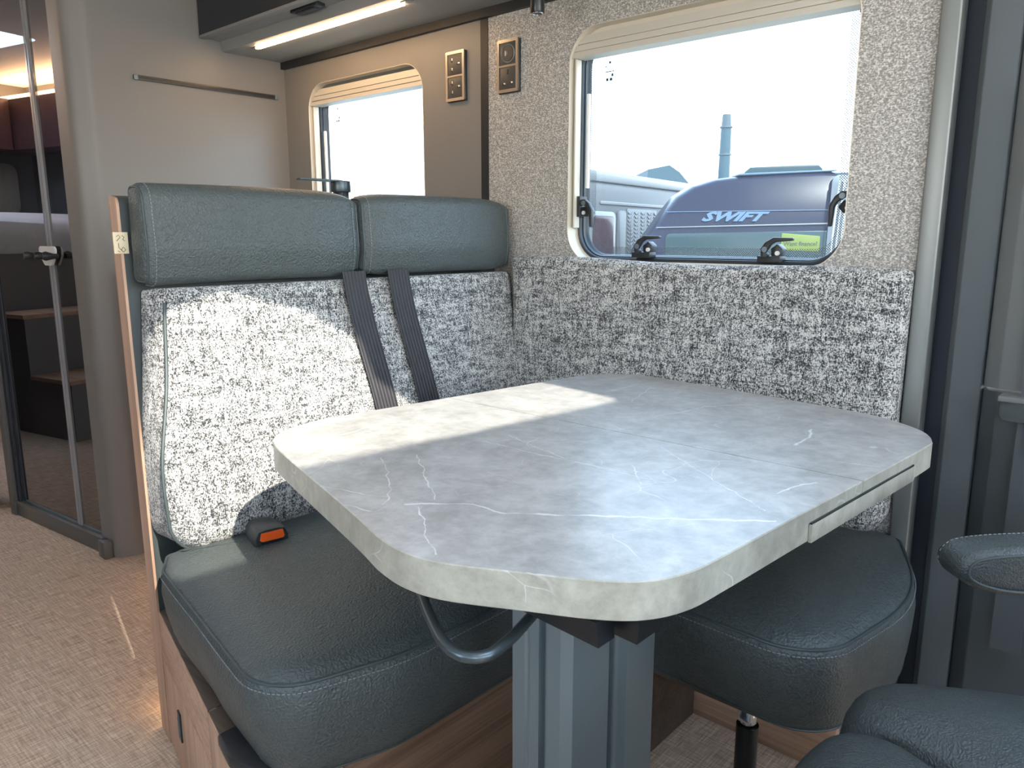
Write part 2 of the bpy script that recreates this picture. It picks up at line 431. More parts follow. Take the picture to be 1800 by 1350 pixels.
def prism(outline, fr, h0, h1, bev=0, bm=None):
    """extrude a 2D outline between h0 and h1 with softened rims"""
    if bev: R = [(bev, h0), (bev * .3, h0 + bev * .3), (0, h0 + bev), (0, h1 - bev), (bev * .3, h1 - bev * .3), (bev, h1)]
    else: R = [(0, h0), (0, h1)]
    return loft([[fr(p.x, p.y, h) for p in (offs(outline, i) if i else outline)] for i, h in R], bm=bm)
XZ = lambda u, v, h: Vector((u, h, v))
XY = lambda u, v, h: Vector((u, v, h))
YZ = lambda u, v, h: Vector((h, u, v))
V2 = lambda *a: [Vector(p) for p in a]
def holed(outer, holes, fr, h0, h1):
    b = bmesh.new(); es = []
    for L in [outer] + holes:
        vs = [b.verts.new(fr(p[0], p[1], h0)) for p in L]
        es += [b.edges.new((vs[i], vs[(i + 1) % len(vs)])) for i in range(len(vs))]
    bmesh.ops.triangle_fill(b, use_beauty=True, edges=es)
    fs = list(b.faces); r = bmesh.ops.extrude_face_region(b, geom=fs)
    d = fr(0, 0, h1) - fr(0, 0, h0)
    for v in [g for g in r['geom'] if isinstance(g, bmesh.types.BMVert)]: v.co += d
    bmesh.ops.recalc_face_normals(b, faces=b.faces)
    return b
def text_mesh(name, s, size, mtx, m, parent=None, shear=0, ext=.001, sx=1.0, bold=0):
    cu = bpy.data.curves.new(name, 'FONT'); cu.body = s; cu.size = size; cu.extrude = ext; cu.shear = shear; cu.align_x = 'CENTER'; cu.align_y = 'CENTER'
    cu.resolution_u = 2; cu.offset = bold
    t = bpy.data.objects.new(name + '_tmp', cu); C.objects.link(t)
    dg = bpy.context.evaluated_depsgraph_get(); me = bpy.data.meshes.new_from_object(t.evaluated_get(dg))
    bpy.data.objects.remove(t)
    me.transform(mtx @ Matrix.Diagonal((sx, 1, 1, 1))); me.materials.clear(); me.materials.append(MAT[m])
    o = bpy.data.objects.new(name, me); C.objects.link(o)
    if parent: o.parent = parent
    return o
def basis(x, y, z, o):
    m = Matrix((Vector(x), Vector(y), Vector(z))).transposed().to_4x4(); m.translation = Vector(o); return m

# ------------------------------------------------------------------ the shell of the room
YW = 1.62
ZC = 2.1
bm = bmesh.new(); box(-6.2, 2.2, -1.1, 1.7, -.04, 0, bm=bm)
struct(obj('floor', bm, 'woven_floor', smooth=False), 'tan and cream woven floor covering with crossing threads')
# unseen ceiling opening over the cab, its outline shaped to place the sun patches
sun_opening = rpoly([(.80, .02), (.86, .5), (.895, .83), (.59, .875), (.30, .645), (.16, .655), (.055, .56), (-.02, .40), (.03, .24), (.3, .14)], [.03, .0, .05, .04, .05, .04, .05, .05, .05, .0], 5)
rear = rpoly([(-5.5, -.3), (-4.7, -.3), (-4.7, .5), (-5.5, .5)], .06)
ceil = holed([(-6.2, -1.1), (2.2, -1.1), (2.2, 1.7), (-6.2, 1.7)], [sun_opening, rear], XY, ZC, ZC + .05)
struct(obj('ceiling', ceil, 'ceiling_white', smooth=False), 'white ceiling')
# wall with the windows, in two coverings
W1 = rpoly([(-1.262, .980), (-.557, .980), (-.557, 1.553), (-1.262, 1.553)], .085, 10)
W2 = rpoly([(-2.408, .980), (-1.812, .980), (-1.812, 1.560), (-2.408, 1.560)], .085, 10)
b = holed([(-1.543, 0), (-.395, 0), (-.395, ZC), (-1.543, ZC)], [W1], XZ, YW, YW + .04)
struct(obj('wall_dinette', b, 'fleck_wallcover', smooth=False), 'silver grey flecked wall covering round the large window')
b = holed([(-2.60, 0), (-1.571, 0), (-1.571, ZC), (-2.60, ZC)], [W2], XZ, YW, YW + .04)
struct(obj('wall_kitchen', b, 'taupe_panel', smooth=False), 'plain taupe wall panel round the smaller window')
struct(obj('trim_1', box(-1.571, -1.543, YW - .002, YW + .04, 0, ZC), 'dark_strip'), 'dark vertical strip between the two wall coverings')
struct(obj('trim_2', box(-2.55, -.42, YW - .014, YW, 1.629, 1.653), 'dark_strip'), 'long dark strip under the overhead locker')
struct(obj('wall_rear', box(-6.25, -6.2, -1.1, 1.7, 0, ZC), 'rear_grey'))
struct(obj('wall_shower', box(-3.5, -2.6, 1.62, 1.66, 0, ZC), 'shower_dark'))
struct(obj('wall_bedroom', box(-6.2, -3.5, 1.64, 1.7, 0, ZC), 'rear_grey'))
struct(obj('wall_opposite', holed([(-6.2, 0), (.1, 0), (.1, ZC), (-6.2, ZC)], [rpoly([(-1.40, 1.0), (-.45, 1.0), (-.45, 1.5), (-1.40, 1.5)], .06)], XZ, -1.1, -1.06), 'grey_panel', smooth=False))
# cab: side walls with door windows, windscreen
cw = lambda: rpoly([(.35, .98), (1.35, .98), (1.15, 1.62), (.35, 1.62)], .06)
struct(obj('wall_cab', holed([(-.2, 0), (2.2, 0), (2.2, ZC), (-.2, ZC)], [cw()], XZ, YW + .05, YW + .08), 'cab_panel', smooth=False))
struct(obj('wall_cab', holed([(.1, 0), (2.2, 0), (2.2, ZC), (.1, ZC)], [cw()], XZ, -1.1, -1.06), 'cab_panel', smooth=False))
struct(obj('wall_front', holed([(-1.1, 0), (1.7, 0), (1.7, ZC), (-1.1, ZC)], [rpoly([(-.95, .98), (1.55, .98), (1.4, 1.75), (-.8, 1.75)], .12)], YZ, 2.2, 2.24), 'cab_panel', smooth=False))

# cab pillar strips beside the dinette
struct(obj('trim_3', prism(rpoly([(-.416, YW - .018), (-.381, YW - .018), (-.381, YW + .05), (-.416, YW + .05)], .004, 3), XY, 0, ZC), 'trim_aluminium'), 'upright pale grey metal strip at the end of the flecked wall')
struct(obj('trim_4', prism(rpoly([(-.381, YW + .02), (-.345, YW - .004), (-.30, YW + .05), (-.381, YW + .06)], [.0, .004, 0, 0], 3), XY, 0, ZC), 'cab_navy'), 'dark navy upright strip beside the pale metal strip')
struct(obj('trim_5', prism(rpoly([(-.347, YW - .006), (-.337, YW - .012), (-.289, YW + .0), (-.289, YW + .06), (-.347, YW + .06)], [.003, .004, .004, 0, 0], 3), XY, 0, ZC), 'cab_plastic'), 'charcoal upright pillar cover with a narrow flat face')
b = prism(rpoly([(-.287, YW + .008), (-.26, YW - .008), (.25, YW - .02), (.25, YW + .06), (-.287, YW + .06)], [.006, .01, 0, 0, 0], 4), XY, .776, ZC)
struct(obj('trim_6', b, 'cab_panel'), 'grained grey upper panel of the cab pillar')
b = prism(rpoly([(-.287, YW + .010), (-.26, YW - .006), (.25, YW - .018), (.25, YW + .06), (-.287, YW + .06)], [.006, .01, 0, 0, 0], 4), XY, 0, .770)
struct(obj('trim_7', b, 'cab_plastic'), 'dark grained lower panel of the cab pillar')

# partition behind the kitchen, ending in a rounded post
outl = rpoly([(-2.66, .895), (-2.575, .905), (-2.55, .96), (-2.55, 1.66), (-2.66, 1.66)], [.006, .04, .05, 0, 0], 8)
struct(obj('wall_partition', prism(outl, XY, 0, ZC), 'taupe_panel', ang=60), 'taupe partition with a softly rounded outer edge')

# slotted rail on the partition
rail = thing('slotted_rail', 'slim bronze slotted rail let into the taupe partition', 'rail')
b = box(-2.549, -2.543, 1.086, 1.585, 1.524, 1.538, .0015)
obj('rail_frame', b, 'bronze', rail)
obj('slot', box(-2.5435, -2.5415, 1.102, 1.573, 1.5272, 1.5345), 'black_plastic', rail)
for y in (1.086, 1.573): obj('end_cap', box(-2.5445, -2.541, y, y + .012, 1.523, 1.539, .001), 'anthracite_metal', rail)
place(rail, (-2.549, 1.33, 1.531))

# ------------------------------------------------------------------ windows
def window(idx, rect, cassette_mats, label, latches):
    x0, x1, z0, z1 = rect
    out = rpoly([(x0, z0), (x1, z0), (x1, z1), (x0, z1)], .085, 10, step=.02)
    root = bpy.data.objects.new('window_%d' % idx, None); C.objects.link(root); root['kind'] = 'structure'; root['label'] = label
    # cream surround: lip on the wall and lining of the recess
    R = [[XZ(p.x, p.y, y) for p in offs(out, i)] for i, y in ((.0, YW + .004), (.0, YW - .0015), (.0015, YW - .002), (.002, YW + .002), (.004, YW + .035), (.008, YW + .036))]
    obj('surround', loft(R, (False, False)), 'cream_plastic', root)
    R = [[XZ(p.x, p.y, y) for p in offs(out, i)] for i, y in ((.006, YW + .036), (.009, YW + .033), (.014, YW + .036), (.016, YW + .052))]
    obj('rubber_seal', loft(R, (False, False)), 'rubber', root)
    R = [[XZ(p.x, p.y, y) for p in offs(out, i)] for i, y in ((.015, YW + .046), (.018, YW + .046), (.019, YW + .056), (.021, YW + .058), (.022, YW + .066))]
    obj('window_frame', loft(R, (False, False)), 'window_black', root)
    g = [XZ(p.x, p.y, YW + .068) for p in offs(out, .012)]
    g2 = [XZ(p.x, p.y, YW + .086) for p in offs(out, .012)]
    gl = obj('acrylic_pane', loft([g, g2]), 'acrylic', root)
    R = [[XZ(p.x, p.y, YW + .0665) for p in offs(out, i)] for i in (.0215, .042)]
    obj('dotted_border', loft(R, (False, False)), 'dot_print', gl)
    bb = bmesh.new(); xx, zz = x0 + .062, z1 - .115     # small approval print in the corner of the pane
    for k, (dx, dz, ww, hh) in enumerate([(.012, .035, .006, .006), (0, .028, .009, .002), (.011, .026, .016, .0015), (.006, .022, .012, .0015), (0, .015, .02, .0025), (.022, .015, .006, .0025), (.001, .007, .016, .0012), (.02, .004, .006, .007), (.004, -.006, .007, .007), (.015, -.006, .008, .007)]):
        box(xx + dx, xx + dx + ww, YW + .0655, YW + .0662, zz + dz, zz + dz + hh, bm=bb)
    obj('approval_print', bb, 'print_grey', gl)
    # blind cassette: ribbed extrusion whose ends follow the rounded corners
    cas = bpy.data.objects.new('blind_cassette', None); C.objects.link(cas); cas.parent = root
    zt = z1 - .003; r = .083
    def xin(z):
        d = max(0, z - (z1 - r - .002)); return r - math.sqrt(max(0, r * r - d * d)) + .004
    bands = [(0, .013, .012, 1), (.013, .024, .002, 0), (.024, .034, -.003, 0), (.034, .037, .001, 1), (.037, .050, -.006, 0), (.050, .053, -.002, 1), (.053, .062, -.008, 0), (.062, .0655, -.010, 0)]
    pieces = {0: bmesh.new(), 1: bmesh.new()}
    for a, c, dy, mi in bands:
        za, zb = zt - a, zt - c; n = 4
        L = [(x0 + xin(za + (zb - za) * k / n), za + (zb - za) * k / n) for k in range(n + 1)]
        Rr = [(x1 - xin(z), z) for _, z in L]
        prism(V2(*(L + Rr[::-1])), XZ, YW + .012 + dy, YW + .045, bm=pieces[mi])
    obj('blind_rib', pieces[0], cassette_mats[0], cas, smooth=False); obj('blind_groove', pieces[1], cassette_mats[1], cas, smooth=False)
    # guide post and stay arm at the far side
    obj('stay_arm', box(x0 + .028, x0 + .036, YW + .036, YW + .046, z0 + .19, z1 - .15, .002), 'white_plastic', root)
    obj('blind_guide', box(x0 + .011, x0 + .016, YW + .008, YW + .030, z0 + .09, z1 - .07, .001), 'cream_plastic', root)
    for kind, x, z in latches:
        lt = bpy.data.objects.new('window_latch', None); C.objects.link(lt); lt.parent = root
        yy = YW + .030
        if kind == 'h':
            fr = lambda u, v, h, x=x, z=z: Vector((x + u, h, z + v))
        else:
            s = -1 if kind == 'vr' else 1
            fr = lambda u, v, h, x=x, z=z, s=s: Vector((x + v * s, h, z - u))
        b = bmesh.new()
        prism(rpoly([(-.022, -.004), (.030, -.004), (.030, .010), (-.022, .010)], .002, 2), fr, yy - .012, yy + .018, .001, b)
        prism(rpoly([(.006, .006), (.026, .006), (.030, .026), (.018, .036), (.004, .026)], .003, 2), fr, yy - .002, yy + .022, .001, b)
        obj('latch_base', b, 'black_plastic', lt)
        lv = prism(rpoly([(-.012, .006), (.002, .006), (.004, .012), (-.002, .018), (.008, .034), (.018, .040), (.056, .043), (.058, .049), (.014, .050), (-.004, .040), (-.014, .026)], .002, 2), fr, yy - .016, yy - .004, .002)
        obj('latch_lever', lv, 'black_plastic', lt)
        b = cyl(fr(-.004, .024, yy - .018), fr(-.004, .024, yy - .015), .006, 16)
        obj('pivot', b, 'anthracite_metal', lt)
        obj('striker', cyl(fr(.020, .016, yy - .006), fr(.020, .016, yy + .004), .005, 12), 'white_plastic', lt)
    return root
window(1, (-1.262, -.557, .980, 1.553), ('blind_aluminium', 'cream_plastic'), 'large dinette window with cream surround, black latches and ribbed blind cassette',
       [('h', -1.052, 1.000), ('h', -.725, .996), ('v', -1.246, 1.128), ('vr', -.548, 1.125)])
window(2, (-2.408, -1.812, .980, 1.560), ('blind_aluminium', 'blind_grey'), 'smaller kitchen window beyond the headrest with a ribbed blind cassette', [])

# ------------------------------------------------------------------ sockets on the wall
def wall_socket(xc, label, kinds):
    r = thing('wall_socket', label, 'socket', None)
    zb, zt = 1.4275, 1.5615; h = .0375; fr = XZ
    hole = lambda a, c: [(xc - .0295, a), (xc + .0295, a), (xc + .0295, c), (xc - .0295, c)]
    b = holed(rpoly([(xc - h, zb), (xc + h, zb), (xc + h, zt), (xc - h, zt)], .003, 3), [hole(zb + .008, zb + .0645), hole(zb + .0695, zt - .008)], XZ, YW - .011, YW - .001)
    obj('frame', b, 'brushed_steel', r, smooth=False)
    obj('back_box', box(xc - h + .002, xc + h + .002, YW - .006, YW, zb - .002, zt - .002, .001), 'black_plastic', r)
    for k, kd in enumerate(kinds):
        zc = (zt - .008 + zb + .0695) / 2 if k == 0 else (zb + .008 + zb + .0645) / 2
        f = obj('socket_face' if kd != 'usb' else 'round_insert', box(xc - .0292, xc + .0292, YW - .0095, YW - .002, zc - .028, zc + .028, .0008), 'socket_face', r)
        pins = {'side': [((-.012, .014), (.0035, .006)), ((-.012, -.012), (.0035, .006)), ((.014, .002), (.006, .0035))],
                'up': [((-.012, -.014), (.005, .004)), ((.014, -.013), (.005, .004)), ((0, .016), (.003, .006))], 'usb': []}[kd]
        for (dx, dz), (a, c) in pins:
            dark = kd == 'up' and dz > 0
            obj('pin_slot', box(xc + dx - a - .001, xc + dx + a, YW - .0102, YW - .009, zc + dz - c - .001, zc + dz + c, .0004), 'black_plastic', f)
            if not dark: obj('contact', box(xc + dx - a * .1, xc + dx + a, YW - .0106, YW - .009, zc + dz - c * .6, zc + dz + c * .6, .0003), 'contact_metal', f)
        if kd == 'usb':
            obj('ring', tube([(xc + .002 + .022 * math.cos(q * PI / 16), YW - .0095, zc + .022 * math.sin(q * PI / 16)) for q in range(32)], .0018, True, 6), 'anthracite_metal', f)
            obj('cover_disc', cyl((xc + .002, YW - .0115, zc), (xc + .002, YW - .009, zc), .019, 24), 'socket_face', f)
            obj('port', box(xc - .007, xc - .004, YW - .0125, YW - .011, zc - .006, zc + .007, .0004), 'contact_metal', f)
            obj('port_mark', box(xc - .0005, xc + .0005, YW - .0125, YW - .011, zc - .003, zc + .004), 'brushed_steel', f)
    place(r, (xc, YW, zb)); return r
wall_socket(-1.665, 'double three-pin socket in a steel frame on the taupe panel beside the smaller window', ['side', 'side'])
wall_socket(-1.4635, 'steel framed socket with a round insert above three pins, on the flecked wall', ['usb', 'up'])

# ------------------------------------------------------------------ overhead locker with its lamp
lk = thing('overhead_locker', 'navy fronted overhead locker with pale grey underside above the windows', 'locker')
obj('locker_door', box(-2.545, -1.20, 1.308, 1.322, 1.690, ZC - .03, .002), 'navy_panel', lk)
obj('locker_door', box(-1.195, -.42, 1.308, 1.322, 1.690, ZC - .03, .002), 'navy_panel', lk)
obj('carcass', box(-2.549, -.42, 1.322, YW - .001, 1.70, ZC - .001), 'locker_grey', lk, smooth=False)
obj('edge_strip', box(-2.549, -.42, 1.308, 1.332, 1.681, 1.690, .001), 'locker_grey', lk)
vl = obj('valance', loft([[Vector((x, y, z)) for y, z in ((1.332, 1.688), (1.382, 1.683), (1.388, 1.652), (1.612, 1.652), (1.612, 1.70), (1.332, 1.70))] for x in (-2.548, -.42)]), 'locker_grey', lk, smooth=False)
hd = obj('door_grip', box(-2.06, -1.93, 1.338, 1.368, 1.676, 1.689, .002), 'black_plastic', lk)
obj('grip_plate', box(-2.04, -1.95, 1.344, 1.362, 1.672, 1.678, .001), 'navy_panel', hd)
place(lk, (-1.5, 1.47, 1.652))
la = thing('strip_lamp', 'lit warm white strip lamp recessed under the overhead locker', 'lamp')
cap = lambda a, c: rpoly([(a, 1.420), (c, 1.420), (c, 1.436), (a, 1.436)], .0078, 6)
obj('lamp_housing', prism(cap(-2.43, -1.63), XY, 1.6495, 1.656), 'anthracite_metal', la)
obj('diffuser', prism(cap(-2.40, -1.665), XY, 1.646, 1.652, .001), 'led', la)
place(la, (-2.0, 1.43, 1.652))
sp = thing('spotlight', 'small black cylinder spotlight under the locker above the flecked wall', 'lamp')
obj('spot_body', cyl((-1.225, 1.45, 1.551), (-1.225, 1.45, 1.625), .0165, 32, bev=.002), 'black_metal', sp)
obj('spot_stem', cyl((-1.225, 1.45, 1.625), (-1.225, 1.45, 1.652), .009, 16), 'black_metal', sp)
obj('chrome_ring', tube([(-1.225 + .0125 * math.cos(k * PI / 12), 1.45 + .0125 * math.sin(k * PI / 12), 1.551) for k in range(24)], .002, True, 6), 'chrome', sp)
obj('lens', cyl((-1.225, 1.45, 1.552), (-1.225, 1.45, 1.5545), .0125, 24), 'lamp_lens', sp)
place(sp, (-1.225, 1.45, 1.652))

# ------------------------------------------------------------------ shower cubicle with folding glass doors
A = Vector((-3.28, .838, 0)); B = Vector((-2.60, .917, 0)); du = (B - A).normalized(); dn = Vector((du.y, -du.x, 0))
if dn.y > 0: dn = -dn
LD = (B - A).length
DF = lambda u, v, h: A + du * u + dn * h + Vector((0, 0, v))        # u along the doors, v up, h towards the aisle
def dbox(u0, u1, v0, v1, h0, h1, bev=0): return prism(V2((u0, v0), (u1, v0), (u1, v1), (u0, v1)), DF, h0, h1, bev)
sh = thing('shower_door', 'smoked glass folding shower door with clear centre seal in a dark frame', 'door')
obj('sill', dbox(-.03, LD - .02, 0, .055, -.02, .022, .003), 'shower_grey', sh)
obj('sill_rail', dbox(0, LD - .02, .055, .066, -.012, .006, .001), 'anthracite_metal', sh)
obj('hinge_post', dbox(-.035, .0, .0, ZC, -.04, .03, .004), 'shower_grey', sh)
obj('navy_profile', dbox(.0, .022, .05, ZC, -.03, .016, .004), 'cab_navy', sh)
obj('navy_profile', dbox(.026, .050, .06, ZC, -.03, .008, .004), 'cab_navy', sh)
US = .465
obj('glass_leaf', dbox(.050, US - .012, .066, ZC - .04, -.003, .003), 'smoked_glass', sh, smooth=False)
obj('glass_leaf', dbox(US + .012, LD, .066, ZC - .04, -.003, .003), 'smoked_glass', sh, smooth=False)
obj('centre_seal', dbox(US - .013, US - .002, .06, ZC - .04, -.006, .010, .002), 'seal_clear', sh)
obj('centre_seal', dbox(US + .002, US + .013, .06, ZC - .04, -.006, .010, .002), 'seal_clear', sh)
kb = obj('knob_plate', prism(rpoly([(US - .055, 1.015), (US + .055, 1.015), (US + .05, .985), (US + .022, .955), (US - .022, .955), (US - .05, .985)], .012, 4), DF, .010, .017, .001), 'white_plastic', sh)
for u in (-.062, .012, .068):
    obj('knob', tube([DF(US + u, .985, .015), DF(US + u, .985, .03), DF(US + u - .004, .986, .05), DF(US + u - .006, .986, .058)], .012, n=16, rz=[.008, .009, .015, .012]), 'black_plastic', kb)
obj('door_foot', box(-2.635, -2.585, .872, .902, 0, .06, .004), 'shower_grey', sh)
place(sh, A)
struct(obj('wall_aisle', box(-3.42, -3.315, .83, .93, 0, ZC, .004), 'shower_grey'), 'grey upright beyond the shower door')
wd = obj('wood_door', box(-3.60, -3.43, .76, .80, 0.02, .62, .003), 'walnut_upright'); tag(wd, 'brown wooden cupboard front beyond the shower', 'cupboard')

# ------------------------------------------------------------------ rear bedroom, seen reflected in the shower glass
bd = thing('rear_bed', 'raised rear bed with white bedding seen reflected in the shower glass', 'bed')
obj('bed_base', box(-6.15, -4.80, -1.05, .75, 0, .95), 'rear_grey', bd)
q = rpoly([(-6.15, -1.04), (-4.79, -1.04), (-4.79, .74), (-6.15, .74)], .06, 5, step=.06)
obj('duvet', pad(q, [(.02, .95), (0, .98), (-.01, 1.05), (.01, 1.12), (.05, 1.15)], lambda u, v, h: Vector((u, v, h + .012 * math.sin(9 * u + 4 * v) * (h > 1.0))), .03, 6), 'duvet', bd)
place(bd, (-5.4, -.15, 0))
st = thing('bed_steps', 'brown steps up to the raised rear bed, reflected in the shower glass', 'steps')
obj('step', box(-4.75, -4.45, -1.05, .1, 0, .62), 'rear_grey', st); obj('step', box(-4.45, -4.10, -1.05, .1, 0, .30), 'rear_grey', st)
obj('tread', box(-4.74, -4.44, -1.05, .11, .62, .64), 'walnut_along', st); obj('tread', box(-4.44, -4.09, -1.05, .11, .30, .32), 'walnut_along', st)
place(st, (-4.4, -.5, 0))
rk = thing('bedroom_locker', 'maroon bedroom lockers under a warm light line, reflected in the shower glass', 'locker')
obj('locker_front', box(-6.18, -4.2, -1.05, -.75, 1.62, 1.95, .004), 'maroon_locker', rk)
obj('locker_front', box(-6.18, -5.85, -.74, 1.0, 1.62, 1.95, .004), 'maroon_locker', rk)
obj('light_line', box(-6.17, -4.2, -1.05, -.76, 1.965, 1.975), 'led_soft', rk)
place(rk, (-5.2, -.9, 1.62))
hb = obj('headboard_cushion', prism(rpoly([(-.9, 1.2), (.6, 1.2), (.6, 1.55), (-.9, 1.55)], .06, 5), YZ, -6.19, -6.12, .01), 'headboard'); tag(hb, 'padded grey bedroom headboard reflected in the shower glass', 'headboard')

# ------------------------------------------------------------------ kitchen behind the bench, with its tap
kt = thing('kitchen_cabinet', 'kitchen cabinet behind the bench with warm plinth light', 'cabinet')
obj('cabinet_body', box(-2.50, -1.62, 1.02, 1.60, .06, .93), 'walnut_upright', kt)
obj('plinth', box(-2.48, -1.64, 1.06, 1.60, 0, .06), 'black_plastic', kt)
obj('worktop', box(-2.53, -1.61, 1.00, 1.61, .93, .96, .004), 'marble_top', kt)
obj('plinth_light', box(-2.3, -1.66, 1.03, 1.05, .045, .058), 'led_soft', kt)
obj('floor_light', box(-1.612, -1.606, .64, 1.0, .03, .05), 'led_soft', kt)
place(kt, (-2.05, 1.3, 0))
tp = thing('kitchen_tap', 'grey metal kitchen tap with flat lever behind the headrest', 'tap')
obj('tap_body', cyl((-1.75, 1.265, .96), (-1.75, 1.265, 1.168), .021, 28, bev=.002), 'black_metal', tp)
obj('tap_head', cyl((-1.75, 1.265, 1.163), (-1.75, 1.265, 1.192), .026, 28, bev=.002), 'lever_metal', tp)
obj('tap_lever', prism(rpoly([(-1.762, 1.135), (-1.738, 1.135), (-1.732, 1.262), (-1.768, 1.262)], .006, 4), XY, 1.189, 1.194, .001), 'lever_metal', tp)
obj('tap_spout', tube([(-1.75, 1.265, 1.10), (-1.78, 1.25, 1.12), (-1.85, 1.2, 1.125), (-1.92, 1.16, 1.12), (-1.93, 1.155, 1.09)], .010, n=14), 'black_metal', tp)
place(tp, (-1.75, 1.265, .96))

# ------------------------------------------------------------------ bench base
bs = thing('dinette_bench', 'walnut bench base with a cupboard door and a dark ledge along the aisle', 'bench')
side = lambda x: .607 + (x + 1.53) * (-.122 / .50)        # aisle face of the base
def sfr(u, v, h):      # u = x along the aisle face, v = up, h out of the face towards the aisle
    n = Vector((-.122, -.5, 0)).normalized(); return Vector((u, side(u), v)) + n * h
P0 = [(-1.50, side(-1.50) + .015), (-1.03, side(-1.03) + .015), (-.90, .545), (-.885, .70), (-.885, 1.60), (-1.50, 1.60)]
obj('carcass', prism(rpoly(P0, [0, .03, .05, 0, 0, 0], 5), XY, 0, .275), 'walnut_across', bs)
sp_ = lambda u0, u1, v0, v1, h1: prism(V2((u0, v0), (u1, v0), (u1, v1), (u0, v1)), sfr, -.012, h1, .0015)
obj('side_rail', sp_(-1.5025, -1.108, .200, .300, .003), 'walnut_along', bs)
obj('side_rail', sp_(-1.105, -.985, .010, .300, .003), 'walnut_upright', bs)
dr = obj('cupboard_door', sp_(-1.5025, -1.108, .010, .197, .003), 'walnut_upright', bs)
ct = prism(rpoly([(-1.375, .092), (-1.352, .092), (-1.352, .152), (-1.375, .152)], .002, 2), sfr, .002, .006, .0008)
obj('push_catch', ct, 'black_plastic', dr)
obj('catch_button', prism(rpoly([(-1.368, .102), (-1.359, .102), (-1.359, .140), (-1.368, .140)], .001, 2), sfr, .005, .008, .0006), 'anthracite_metal', dr)
def lpoly(a, c): return V2((a, side(a) - .002), (c, side(c) - .002), (c, side(c) + .024), (a, side(a) + .024))
obj('ledge', prism(lpoly(-1.50, -1.108), XY, .286, .3015, .001), 'walnut_dark', bs)
obj('ledge', prism(lpoly(-1.104, -1.035), XY, .286, .3015, .001), 'walnut_dark', bs)
obj('corner_cap', prism(rpoly([(-1.034, side(-1.034) - .006), (-.975, side(-.975) - .006), (-.91, .475), (-.89, .53), (-1.034, .53)], [.004, .03, .03, .03, 0], 6), XY, .285, .306, .004), 'black_plastic', bs)
obj('corner_post', prism(rpoly([(-1.0, side(-1.0) + .002), (-.93, .480), (-.895, .52), (-.885, .60), (-1.0, .60)], [0, .03, .03, 0, 0], 6), XY, 0, .285), 'walnut_upright', bs)
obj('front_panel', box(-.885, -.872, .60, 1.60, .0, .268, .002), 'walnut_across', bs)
bo = [(0, 0), (1, 0)]
def bprof(x0, x1): return rpoly([(x0, 0), (x1, 0), (x1, 1.118), (x0, 1.125)], [0, 0, .018, .006], 5)
bbd = thing('bench_backboard', 'tall wood faced backboard with dark front edge behind the bench cushions', 'board')
BX0 = lambda u, v, h: Vector((u, h + (.2 * (-1.504 - u) + .006 * (1.1 - v)) * (h < 1), v))
obj('backboard', prism(bprof(-1.572, -1.504), BX0, .595, 1.60), 'board_edge', bbd)
obj('wood_facing', prism(bprof(-1.574, -1.5035), BX0, .590, .595), 'walnut_upright', bbd)
place(bbd, (-1.54, 1.1, 0))
place(bs, (-1.2, 1.1, 0))
fk = thing('side_bench', 'low walnut plinth under the single side seat by the wall', 'bench')
obj('plinth_panel', box(-.868, -.43, 1.425, 1.445, 0, .268, .002), 'walnut_along', fk)
obj('plinth_box', box(-.868, -.735, 1.16, 1.425, 0, .268, .002), 'walnut_dark', fk)
obj('seat_board', prism(rpoly([(-.85, 1.12), (-.44, 1.12), (-.37, 1.2), (-.37, 1.50), (-.44, 1.6), (-.85, 1.6)], .02, 4), XY, .268, .281, .002), 'walnut_dark', fk)
place(fk, (-.6, 1.5, 0))
# swivelling support post
pp = thing('support_post', 'black round support post with chrome joint under the side seat', 'post')
obj('post_tube', cyl((-.500, 1.17, 0.0), (-.500, 1.17, .215), .019, 28), 'black_metal', pp)
obj('chrome_joint', cyl((-.500, 1.17, .215), (-.500, 1.17, .243), .015, 24, bev=.003), 'chrome', pp)
obj('joint_ear', box(-.513, -.487, 1.152, 1.188, .225, .266, .004), 'chrome', pp)
obj('foot_plate', cyl((-.500, 1.17, 0.0), (-.500, 1.17, .008), .04, 28), 'black_metal', pp)
place(pp, (-.5, 1.17, 0))

# ------------------------------------------------------------------ cushions
def seat(name, outline, label, zs=.45, zb=.281, crown=.016, group=None, amp=.002, tp=1.0, lean=0):
    r = thing(name, label, 'cushion', group)
    fr = lambda u, v, h: Vector((u, v, h))
    h = zs - zb
    def side_fr(u, v, z):
        t = (z - zb) / h
        k = amp * math.sin(u * 31 + v * 23) * math.sin(PI * min(1, max(0, t)))
        return Vector((u + k, min(v + k + lean * max(0, 1 - t) ** 1.3, max(v, 1.612)), z))
    prof = [(.036 * tp, zb), (.027 * tp, zb + .004), (.020 * tp, zb + .02), (.008 * tp, zb + .28 * h), (-.003, zb + .55 * h), (-.007, zb + .78 * h), (-.003, zb + .94 * h), (.0, zs - .002), (.003, zs), (.010, zs + .007), (.024, zs + .014), (.045, zs + .019)]
    obj('cushion_cover', pad(outline, prof, side_fr, crown, 9), 'leather', r, ang=80)
    obj('piping', tube([side_fr(p.x, p.y, zs + .0005) for p in offs(outline, .0005)], .0026, True, 8), 'piping', r)
    stitches([side_fr(p.x, p.y, zs - .0095) for p in offs(outline, -.0052)], .0008, .0045, .0025, r, True)
    obj('lower_piping', tube([side_fr(p.x, p.y, zb + .006) for p in offs(outline, .027 * tp)], .0022, True, 6), 'piping', r)
    return r
SO = rpoly([(-1.41, .585), (-1.345, .548), (-.862, .462), (-.803, .66), (-.800, 1.605), (-1.41, 1.605)], [.02, .05, .085, .3, .02, .02], 8, step=.012)
s = seat('seat_cushion', SO, 'wide dark green leather seat cushion on the walnut bench, in front of the backrest'); place(s, (-1.1, 1.0, .281))
